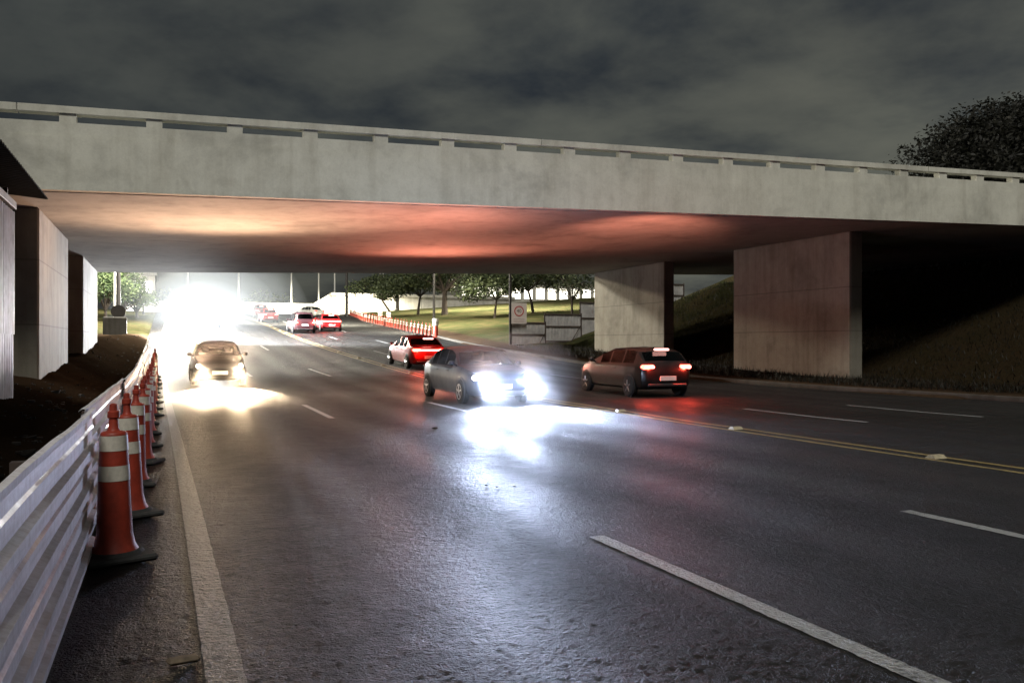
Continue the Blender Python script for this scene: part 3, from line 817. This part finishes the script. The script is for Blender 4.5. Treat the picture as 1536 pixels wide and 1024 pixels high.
def lamp(name,root,loc,energy,col,kind='SPOT',aim=(0,1,-.05),angle=70,blend=.6,rad=.08):
    d=bpy.data.lights.new(name,kind); d.energy=energy; d.color=col; d.shadow_soft_size=rad
    if kind=='SPOT': d.spot_size=R(angle); d.spot_blend=blend
    o=bpy.data.objects.new(name,d); COL.objects.link(o); o.parent=root; o.location=loc
    o.rotation_euler=Vector(aim).to_track_quat('-Z','Y').to_euler()
    return o
WARM=(1,.73,.45); COOL=(.60,.72,1.); RED=(1,.06,.03)
KW=1000.
def headlamps(root,L,W,energy,col,tilt=-.05,angle=75,blend=.8,soffit_fill=0.,side=0.,low=0.):
    for sx in (-1,1):
        lamp('headlight_beam',root,(sx*W/2*.66,L/2+.06,.67),energy,col,'SPOT',(-side,1,tilt),angle,blend)
        if low: lamp('dipped_beam',root,(sx*W/2*.66,L/2+.07,.66),low,col,'SPOT',(0,1,-.48),46,.45)
        if soffit_fill: lamp('warm_soffit_fill',root,(sx*W/2*.66,L/2+.08,.72),soffit_fill,(1,.62,.40) if col is WARM else (1,.6,.42),'SPOT',(0,.6,1),122,1.,rad=.06)  # added upward lamps that tint the soffit, in place of light off the road
def taillamps(root,L,W,energy,z=.87,up=0,aim=(0,-.3,1),ang=150):
    for sx in (-1,1):
        lamp('tail_light_glow',root,(sx*W/2*.68,-L/2-.1,z),energy,RED,'POINT',rad=.06)
        if up: lamp('red_soffit_fill',root,(sx*.2,-L/2+.1,1.50),up,(1,.32,.21),'SPOT',aim,ang,1.,rad=.1)  # added upward lamps over the rear that redden the soffit
PI=math.pi
c1=make_car('small oncoming car with glaring warm headlights, nearest the row of cones',1.68,30.9,PI,'hatch',(.022,.022,.025),3.8,1.66,1.45,'tail_off','head_warm','glass')
headlamps(c1,3.8,1.66,0.26*KW,WARM,-.13,84,.9,1500,low=13*KW)
c2=make_car('dark blue oncoming car with bluish white headlights beside the centre line',7.85,21.9,PI+.0,'sedan',(.012,.016,.035),4.4,1.76,1.46,'tail_off','head_cool','dark_glass')
headlamps(c2,4.4,1.76,1.55*KW,COOL,-.13,84,.9,350,low=9*KW)
taillamps(c2,4.4,1.76,15,up=560,aim=(.3,-.4,1))
for c_,L_,e_,cl_ in ((c1,3.8,110,WARM),(c2,4.4,170,COOL)):
    for sx in (-1,1): lamp('headlight_glare',c_,(sx*.57,L_/2+.16,.70),e_,cl_,'POINT',rad=.07)
c3=make_car('black hatchback driving away with three red brake lights lit',13.3,22.75,-.03,'hatch',(.004,.004,.0045),4.3,1.76,1.42,'tail_hot',None,'dark_glass',sub=True,metal=0.)
taillamps(c3,4.2,1.76,70,up=1500,aim=(.5,1.3,1.),ang=58)
c4=make_car('red car driving away with a glowing tail light bar, beyond the dark blue car',10.75,37.9,.02,'sedan',(.42,.012,.014),4.3,1.74,1.46,'tail_hot',None,'dark_glass',tailbar=True)
taillamps(c4,4.3,1.74,60,up=800,aim=(0,-.8,1))
c5=make_car('dark tall car driving away in the distance with two low red tail lights',10.35,70.8,.02,'mpv',(.05,.02,.025),4.2,1.76,1.66,'tail_hot',None,'dark_glass',sub=False)
taillamps(c5,4.2,1.76,40)
c6=make_car('red car driving away in the distance beside the curving row of cones',13.2,74.4,-.02,'sedan',(.42,.012,.014),4.3,1.74,1.46,'tail_hot',None,'dark_glass',tailbar=True)
taillamps(c6,4.3,1.74,40)
c7=make_car('small dark red car far ahead, left of and beyond the dark tall car',10.2,93.,.03,'hatch',(.2,.01,.012),3.9,1.7,1.5,'tail_hot',None,'dark_glass')
c8=make_car('farthest dark red car ahead, almost lost in the glare near the crest',11.2,111.,.0,'hatch',(.12,.012,.012),3.9,1.7,1.6,'tail_hot',None,'dark_glass')
far_cars=[]; GL=2.6*KW
for (x,y,e,l) in ((3.7,80.,60,'oncoming car lost in the dazzling glare beyond the overpass, nearest of the dazzling ones'),(5.6,97.,60,'oncoming car in the dazzling glare beyond the overpass, second of the dazzling ones'),(4.6,116.,60,'oncoming car in the dazzling glare near the crest, farthest of the dazzling ones')):
    c=make_car(l,x,y,PI,'mpv',(.3,.3,.3),4.3,1.8,1.75,'tail_off','head_far','dark_glass',group='dazzling oncoming cars')
    headlamps(c,4.3,1.8,e*KW,(.95,.97,1),.06,31,1.,side=-.30)
    for sx in (-1,1): lamp('headlight_glare',c,(sx*.6,2.25,.72),GL,(.93,.96,1),'POINT',rad=.1)
    far_cars.append(c)
c9=make_car('pale car waiting beneath the sloping pale wall in the distance',17.5,112.,.5,'sedan',(.5,.5,.48),4.3,1.74,1.45,'tail_dim',None,'dark_glass')

# ------------------------------------------------------------------ speed sign, hoarding and posts on the far verge
TXT=M['sign_black']
sg=empty('speed_sign',(21.1,51.6,1.2)); tag(sg,'white sign with a red ring around the number 40 above the grey hoarding','sign')
yaw=.05
mb=MB(); mb.box(-.09,.05,.02,.14,-.6,5.0); mb.build('post',M['post'],sg)
mb=MB(); mb.box(0.03,1.12,-.02,.01,1.62,3.0,bev=.006); mb.build('board',M['sign_white'],sg)
mb=MB(); mb.lathe([(.27,-.006),(.27,0.),(.345,0.),(.345,-.006),(.27,-.006)],40,axis='y',c=(.57,-.0215,2.46),caps=False); mb.build('red_ring',M['sign_red'],sg)
for zc in (1.93,1.78):
    mb=MB(); mb.box(.18,.96,-.0235,-.0205,zc-.035,zc+.035); mb.build('faded_caption',plain('faded_caption_paint',(.42,.34,.32),.6,.3,40.),sg)
def text(body,size,x,z,parent,mat,name,y=-.024):
    cu=bpy.data.curves.new(name,'FONT'); cu.body=body; cu.size=size; cu.align_x='CENTER'; cu.align_y='CENTER'; cu.extrude=.002
    o=bpy.data.objects.new(name,cu); COL.objects.link(o); o.rotation_euler=(R(90),0,0); o.location=(x,y,z); cu.materials.append(mat)
    dg=bpy.context.evaluated_depsgraph_get(); me=bpy.data.meshes.new_from_object(o.evaluated_get(dg)); me.name=name
    bpy.data.objects.remove(o); o=bpy.data.objects.new(name,me); COL.objects.link(o); o.rotation_euler=(R(90),0,0); o.location=(x,y,z)
    o.parent=parent; return o
text('40',.34,.57,2.46,sg,TXT,'number')
hd=[(21.18,23.66,51.8,1.10,2.95),(23.72,26.5,52.1,1.62,3.55),(26.55,29.4,52.4,1.9,4.4),(29.45,32.4,52.7,3.3,5.2),(32.45,35.4,53.,4.0,5.9)]
labs=['grey hoarding panel under the speed sign, lowest of the stepped panels','grey hoarding panel right of the one under the speed sign','grey hoarding panel half hidden behind the far pier','grey hoarding panel just right of the far pier, high on the bank','topmost grey hoarding panel on the dark bank between the right piers']
for (a,b,y,z0,z1),lb in zip(hd,labs):
    r0=empty('hoarding_panel',(a,y,z0)); tag(r0,lb,'hoarding','stepped hoarding panels on the far bank')
    w=b-a; hgt=z1-z0
    mb=MB(); xs=spaced([(0,w,.06)])
    vs=[(x,.02*((int(x/.12))%2),z) for x in xs for z in (-.4,hgt)]
    mb.add(vs,[(2*i,2*i+2,2*i+3,2*i+1) for i in range(len(xs)-1)]); mb.build('sheet',M['hoard'],r0,fix=False)
    for zz in (hgt-.05,hgt*.55,.05):
        mb=MB(); mb.box(0,w,-.05,-.012,zz-.045,zz+.045); mb.build('rail',M['rust'],r0)
    for xx in (0.0,w):
        mb=MB(); mb.box(xx-.045,xx+.045,-.065,-.052,-.5,hgt+.05); mb.build('post',M['rust'],r0)
    mb=MB(); mb.tube([(w*.98,-.10,hgt*.6),(w*.62,-.5,-.1)],.03,6); mb.build('brace',M['rust'],r0)

def pole(name,label,cat,x,y,h,r,mat,head=None,group=None,base=None):
    z=ground_z(x,y)-.05 if base is None else base
    root=empty(name,(x,y,z)); tag(root,label,cat,group)
    mb=MB(); mb.lathe([(r*1.25,0),(r*1.2,.3),(r,.35),(r*.62,h)],12); mb.build('pole',mat,root,smooth_deg=40)
    if head:
        mb=MB(); mb.tube([(0,0,h-.05),(.25*head,0,h+.25),(1.3*head,0,h+.45)],[r*.6,r*.5,r*.4],8); mb.build('arm',mat,root)
        mb=MB(); mb.box(min(1.2*head,1.9*head),max(1.2*head,1.9*head),-.14,.14,h+.37,h+.53,bev=.04); hh=mb.build('lamp_head',mat,root)
        mb=MB(); mb.box(min(1.3*head,1.8*head),max(1.3*head,1.8*head),-.11,.11,h+.33,h+.368); mb.build('lamp_glass',M['lamp_glass'],hh)
    return root
def px(u,v,Y):           # survey: a bearing and a height at a distance along the road -> a point of the place
    F=1272.; ya=math.atan(522/F); c,s=math.cos(ya),math.sin(ya); r=(u-768)/F; up=(515-v)/F
    d=(s+r*c,c-r*s,up); t=Y/d[1]; return (d[0]*t,Y,d[2]*t+ZC)
LG='white lamp posts beyond the overpass'
for (u,Y,hd_,h,l) in ((282,150,1,11,'slim white lamp post left of the brightest glare'),(358,150,1,11,'slim white lamp post rising out of the right edge of the glare'),(437,150,1,11,'slim white lamp post standing over the far low parapet'),(478,152,1,11,'white lamp post at the foot of the sloping wall'),(502,156,-1,12,'white lamp post rising behind the corner of the high wall'),(570,158,-1,12,'white lamp post behind the high wall, left of a close pair'),(575,164,1,12,'white lamp post behind the high wall, right of a close pair')):
    x=px(u,0,Y)[0]; pole('lamp_post',l,'lamp post',x,Y,h,.16,M['pale_post'],hd_,LG,base=5.9)
for (u,Y,h,r,l) in ((520,118,9,.22,'dark wooden post between the pale wall and the far cones'),(596,135,9.5,.3,'thick dark post left of the first dark tree'),(651,76,8,.13,'thin dark post rising from the near end of the far cones')):
    x=px(u,0,Y)[0]; pole('post',l,'post',x,Y,h,r,M['post'])
# posts on the left verge
x=px(177.5,0,64)[0]; o=pole('lamp_post','thick dark post carrying a round sign seen from behind, above the concrete block','post',x,64,10.3,.17,M['post'],1,base=1.4)
mb=MB(); mb.lathe([(.01,-.012),(.46,-.012),(.46,.012),(.01,.012)],28,axis='y',c=(0,-.2,px(0,465,64)[2]-1.4)); mb.build('round_sign',M['post'],o)
x=px(172,0,80)[0]; pole('lamp_post','thin pale post just left of the thick dark post','post',x,80,10.2,.12,M['pale_post'],1,base=2.0)
x=px(215,0,110)[0]; pole('post','dark post in front of the bright violet building front','post',x,110,4.4,.12,M['post'])
a=px(154,475,60); b=px(190,475,60)
blk=MB(); blk.box(a[0],b[0],60,60.5,1.5,a[2],bev=.05); o=blk.build('concrete_block',M['road_kerb']); tag(o,'grey concrete block wall at the foot of the thick dark post','block')

# ------------------------------------------------------------------ trees
def leaves_mb(mb,clumps,n,size):
    tot=sum(c[3]*c[4]*c[5] for c in clumps)
    for (cx,cy,cz,rx,ry,rz_) in clumps:
        k=int(n*rx*ry*rz_/tot)
        for _ in range(k):
            while True:
                p=Vector((random.uniform(-1,1),random.uniform(-1,1),random.uniform(-1,1)))
                if .25<p.length<1: break
            p=p*(.72+.3*random.random())
            c=Vector((cx+p.x*rx,cy+p.y*ry,cz+p.z*rz_))
            a=Vector((random.gauss(0,1),random.gauss(0,1),random.gauss(0,.6))).normalized(); b=a.orthogonal().normalized()
            b=(b*math.cos(q:=random.uniform(0,6.28))+a.cross(b)*math.sin(q)).normalized()
            s=size*random.uniform(.6,1.4); w=b.cross(a)*s*.45; a=a*s
            mb.face([c-a*.5,c+w*.5,c+a*.5,c-w*.5])
def tree(label,x,y,z,h,rad,flat=.5,lean=0.,n=2600,size=.3,leaf='leaf_dark',trunk=.18,nb=9,name='tree',group=None,stem=.42,open_=0):
    root=empty(name,(x,y,z)); tag(root,label,'tree',group)
    hs=h*stem; top=Vector((lean,0,hs))
    mb=MB(); mb.tube([(0,0,-.3),(lean*.3,0,hs*.4),(lean,0,hs)],[trunk*1.3,trunk,trunk*.8],9)
    clumps=[]
    for k in range(nb):
        a=2*PI*k/nb+random.uniform(-.4,.4); q=rad*random.uniform(.35,.82)
        e=Vector((lean+math.cos(a)*q,math.sin(a)*q,lerp(hs,h,random.uniform(.35,.8))-q*.12))
        m_=(top+e)/2+Vector((0,0,.15*h*random.random()))
        mb.tube([top,m_,e],[trunk*.55,trunk*.32,trunk*.12],6)
        cr=rad*random.uniform(.34,.55)
        clumps.append((e.x,e.y,e.z,cr,cr,cr*flat*random.uniform(.8,1.2)))
    clumps.append((lean,0,h-rad*flat*.45,rad*.55,rad*.55,rad*flat*.45))
    mb.build('trunk',M['bark'],root,smooth_deg=50)
    lm=MB(); leaves_mb(lm,clumps,n,size); lm.build('crown',M[leaf],root,fix=False)
    return root
random.seed(17)
TG='dark spreading trees on the lawn'
def at_tree(u,v,Y):
    p=px(u,v,Y); return p[0],p[1],ground_z(p[0],p[1])
for (u,Y,h,rad,lean,l,tr) in ((588,104,4.6,3.4,-1.2,'dark leaning tree at the left end of the row, its thin trunk bent',.14),
        (627,106,5.4,3.8,.3,'dark tree second from the left with a thin straight trunk',.16),
        (667,100,6.6,4.6,0.,'dark broad tree with the thickest trunk in the row',.34),
        (742,84,4.4,3.3,.2,'low dark tree with forked bare branches left of the speed sign',.12),
        (800,88,5.6,4.4,-.6,'dark rounded tree behind the speed sign',.15)):
    x,y,z=at_tree(u,470,Y); tree(l,x,y,z,h*1.2,rad*1.25,.6,lean,5200,.36,'leaf_dark',tr,group=TG,stem=.36)
x,y,z=at_tree(858,470,74); tree('loose dark green tree above the hoarding panels beside the far pier',x,y,z,5.4,2.7,.9,0.,900,.32,'leaf_dark',.12,11,group=TG,stem=.3)
# big dark tree beyond the right end of the overpass
random.seed(4)
tree('large dark tree against the night sky behind the right end of the overpass',57.4,36.,5.0,13.4,10.8,.74,-1.5,190000,.30,'leaf_black',.5,24,stem=.35)
# green trees on the left verge
random.seed(9)
for (u,Y,h,rad,l) in ((158,84,5.6,3.2,'lit green tree behind the near left posts, leftmost of three'),(186,90,5.4,2.9,'lit green tree right of the thick dark post'),(205,98,3.6,1.9,'low lit green tree beside the bright violet building front')):
    p=px(u,455,Y); tree(l,p[0],Y,ground_z(p[0],Y)-.2,h,rad,.9,0,2600,.3,'leaf_green',.15,12,group='lit green trees on the near verge',stem=.2)
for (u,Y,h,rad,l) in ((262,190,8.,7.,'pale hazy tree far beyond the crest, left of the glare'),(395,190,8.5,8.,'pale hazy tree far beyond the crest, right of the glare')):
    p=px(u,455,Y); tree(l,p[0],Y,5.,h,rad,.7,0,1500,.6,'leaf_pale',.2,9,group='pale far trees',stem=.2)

# ------------------------------------------------------------------ distant walls and buildings
fw=empty('retaining_wall',(20,150,5.5)); FW=-Vector((20,150,5.5)); tag(fw,'pale low parapet wall that slopes up to a high wall across the end of the road','wall')
def zp(v,Y): return px(0,v,Y)[2]
YW=150.
x0=px(225,0,YW)[0]; x1=px(470,0,YW)[0]; x2=px(497,0,YW)[0]; x3=px(600,0,YW)[0]; x4=px(770,0,YW)[0]
zl=zp(447,YW); zh=zp(428,YW)
mb=MB(); mb.add([(x0,YW,4),(x1,YW,4),(x1,YW,zl),(x0,YW,zl),(x0,YW+.5,4),(x1,YW+.5,4),(x1,YW+.5,zl),(x0,YW+.5,zl)],[(0,1,2,3),(5,4,7,6),(3,2,6,7),(0,3,7,4),(1,5,6,2)]); mb.build('low_parapet',M['wall'],fw,loc=FW)
for i in range(9):
    xa=lerp(x0,x1,(i+.2)/9); xb=lerp(x0,x1,(i+.8)/9)
    mb=MB(); mb.box(xa,xb,YW-.03,YW-.004,zl-.95,zl-.55); mb.build('slot',M['kerb'],fw,loc=FW)
mb=MB(); mb.add([(x1,YW-.3,4),(x2,YW-.3,4),(x2,YW-.3,zh),(x1,YW-.3,zl),(x1,YW+.6,4),(x2,YW+.6,4),(x2,YW+.6,zh),(x1,YW+.6,zl)],[(0,1,2,3),(5,4,7,6),(3,2,6,7),(0,3,7,4),(1,5,6,2)]); mb.build('sloping_wall',M['wall'],fw,loc=FW)
mb=MB(); mb.box(x2+.003,x4,YW-.6,YW+.6,4,zh-.5); mb.build('high_wall',M['wall'],fw,loc=FW)
mb=MB(); mb.box(x2-.2,x4,YW-.9,YW+.6,zh-.498,zh); mb.build('coping',M['wall'],fw,loc=FW)
for i in range(7):
    xx=lerp(x2,x4,(i+.15)/7); mb=MB(); mb.box(xx,xx+.5,YW-.85,YW-.602,4,zh-.5); mb.build('buttress',M['wall'],fw,loc=FW)
def building(name,label,x0,x1,y0,y1,z0,z1,wall,glow,nx,nz,face='y',extra=None):
    r0=empty(name,((x0+x1)/2,y0,z0)); tag(r0,label,'building'); O=-Vector(r0.location)
    mb=MB(); mb.box(x0,x1,y0,y1,z0,z1); mb.build('wall',wall,r0,loc=O)
    mb=MB(); mb.box(x0-.3,x1+.3,y0-.3,y1+.3,z1+.002,z1+.4); mb.build('roof',M['kerb'],r0,loc=O)
    for i in range(nx):
        for k in range(nz):
            a=lerp(x0,x1,(i+.12)/nx); b=lerp(x0,x1,(i+.88)/nx); c=lerp(z0,z1,(k+.2)/nz); d=lerp(z0,z1,(k+.8)/nz)
            w=MB(); w.box(a,b,y0-.06,y0-.004,c,d); f=w.build('window',M['pale_post'],r0,loc=O)
            w=MB(); w.box(a+.12,b-.12,y0-.075,y0-.062,c+.12,d-.12); w.build('pane',glow,f)
    return r0
xa=px(690,0,175)[0]; xb=px(905,0,175)[0]
building('shop_building','long low building with dazzling lit windows behind the dark trees',xa,xb,175,190,6,15.,M['wall'],M['window_glow'],12,2)
xa=px(186,0,125)[0]; xb=px(232,0,125)[0]
bb=building('shop_building','bright white shop front with a violet awning beside the left green trees',xa,xb,125,135,4.,zp(407,125),M['wall'],M['sign_glow'],2,2)
mb=MB(); mb.box(px(199,0,124)[0],px(219,0,124)[0],123.6,124.6,zp(428,124),zp(419,124),bev=.1); mb.build('awning',M['violet'],bb,loc=-Vector(bb.location))

# ------------------------------------------------------------------ street lighting that the photograph shows on the lawn and wall
def street_light(u,Y,h,e,col=(1,.93,.72)):
    p=px(u,0,Y); lamp('street_light',None,(p[0],Y,h),e,col,'SPOT',(0,.25,-1),136,.5,rad=.3)
street_light(560,138,14,60*KW); street_light(437,140,14.,40*KW); street_light(700,112,15,46*KW); street_light(790,96,14,36*KW); street_light(655,76,11.5,26*KW); street_light(470,92,12,40*KW)
street_light(190,112,12,8*KW); street_light(330,140,14,20*KW)
lamp('street_light',None,(-1.6,64,11.6),32*KW,(1,.95,.82),'POINT',rad=1.)
lamp('street_light',None,(-1.2,62,11.6),170*KW,(.97,.99,1),'SPOT',(.75,.10,-1),86,.5,rad=.3)
lamp('street_light',None,(-1.4,80,12.0),30*KW,(1,.86,.64),'POINT',rad=1.)

# ------------------------------------------------------------------ added haze pockets, standing in for lens bloom around the headlights
def bloom_haze(cx,cy,cz,rx,ry,rz_,dens,col=(1,1,1)):
    m=bpy.data.materials.new('bloom_scatter'); m.use_nodes=True; nt=m.node_tree; nt.nodes.clear()
    out=nt.nodes.new('ShaderNodeOutputMaterial'); v=nt.nodes.new('ShaderNodeVolumeScatter'); v.inputs['Density'].default_value=dens; v.inputs['Color'].default_value=(*col,1)
    nt.links.new(v.outputs[0],out.inputs['Volume'])
    mb=MB(); mb.lathe([(max(.001,math.sin(PI*k/24)),-math.cos(PI*k/24)) for k in range(25)],40)
    mb.v=[(x*rx,y*ry,z*rz_) for x,y,z in mb.v]
    o=mb.build('bloom_haze',m,loc=(cx,cy,cz)); tag(o,kind='stuff')
for q_,d_ in ((1.35,.0022),(1.0,.0030),(.72,.0035),(.45,.005)): bloom_haze(4.0,88,3.6,6.6*q_,20*q_,5.6*q_,d_,(.82,.91,1.))
bloom_haze(1.68,28.5,.75,1.8,1.3,1.1,.02)
for q_,d_ in ((1.,.02),(.6,.035)): bloom_haze(7.7,19.0,.72,2.0*q_,1.2*q_,1.1*q_,d_)

# ------------------------------------------------------------------ sky, sun, camera
W_=bpy.data.worlds.new('World'); S.world=W_; W_.use_nodes=True; nt=W_.node_tree; nt.nodes.clear()
out=nt.nodes.new('ShaderNodeOutputWorld'); bg=nt.nodes.new('ShaderNodeBackground'); nt.links.new(bg.outputs[0],out.inputs[0])
sky=nt.nodes.new('ShaderNodeTexSky'); sky.sky_type='NISHITA'; sky.sun_disc=False
SUN_EL,SUN_AZ=R(53),R(199)
sky.sun_elevation=R(3.); sky.sun_rotation=SUN_AZ
tc=nt.nodes.new('ShaderNodeTexCoord'); sep=nt.nodes.new('ShaderNodeSeparateXYZ'); nt.links.new(tc.outputs['Generated'],sep.inputs[0])
zz=math_(nt,'ADD',math_(nt,'MAXIMUM',sep.outputs[2],0.),.18)
cmb=nt.nodes.new('ShaderNodeCombineXYZ')
nt.links.new(math_(nt,'DIVIDE',sep.outputs[0],zz),cmb.inputs[0]); nt.links.new(math_(nt,'DIVIDE',sep.outputs[1],zz),cmb.inputs[1])
mp=nt.nodes.new('ShaderNodeMapping'); mp.inputs['Location'].default_value=(2.4,7.1,0); mp.inputs['Scale'].default_value=(1.25,1.25,1); mp.inputs['Rotation'].default_value=(0,0,.9)
nt.links.new(cmb.outputs[0],mp.inputs[0])
n1=noise(nt,1.15,7,.56,mp.outputs[0],.12); n2=noise(nt,.5,3,.5,mp.outputs[0])
cl=ramp(nt,n1.outputs[0],[(.36,(.022,.027,.036)),(.45,(.050,.055,.057)),(.54,(.078,.083,.078)),(.68,(.104,.108,.097))])
sh_=ramp(nt,n2.outputs[0],[(.3,(.7,.7,.72)),(.65,(1.15,1.15,1.12))])
c=mix(nt,1.,cl.outputs[0],sh_.outputs[0],'MULTIPLY')
side=ramp(nt,math_(nt,'ADD',math_(nt,'MULTIPLY',sep.outputs[0],.8),.25),[(.0,(.55,.58,.62)),(.9,(1.25,1.22,1.12))])
c=mix(nt,1.,c,side.outputs[0],'MULTIPLY')
skd=mix(nt,1.,sky.outputs[0],(.0025,.0025,.0025),'MULTIPLY')
c=mix(nt,1.,c,skd,'ADD')
nt.links.new(c,bg.inputs[0]); bg.inputs[1].default_value=1.0

sd=bpy.data.lights.new('town_glow','SUN'); sd.energy=1.9; sd.angle=R(16); sd.color=(1,.96,.86)
so=bpy.data.objects.new('town_glow',sd); COL.objects.link(so)
dirv=Vector((math.sin(SUN_AZ)*math.cos(SUN_EL),math.cos(SUN_AZ)*math.cos(SUN_EL),math.sin(SUN_EL)))
so.rotation_euler=dirv.to_track_quat('Z','Y').to_euler(); so.location=(0,-20,40)

cd=bpy.data.cameras.new('camera'); co=bpy.data.objects.new('camera',cd); COL.objects.link(co); S.camera=co
cd.sensor_width=36; cd.lens=36*1272/1536; cd.clip_end=4000; cd.clip_start=.05
co.location=(0,0,ZC); co.rotation_euler=(R(90)+math.atan(3/1272),0,-math.atan(522/1272))

S.view_settings.view_transform='Standard'; S.view_settings.look='None'; S.view_settings.exposure=0
S.render.engine='CYCLES'; cy=S.cycles
cy.use_denoising=True
try: cy.denoiser='OPENIMAGEDENOISE'
except Exception: pass
cy.max_bounces=6; cy.diffuse_bounces=2; cy.glossy_bounces=3; cy.transparent_max_bounces=12; cy.volume_bounces=0
cy.sample_clamp_indirect=6; cy.caustics_reflective=False; cy.caustics_refractive=False
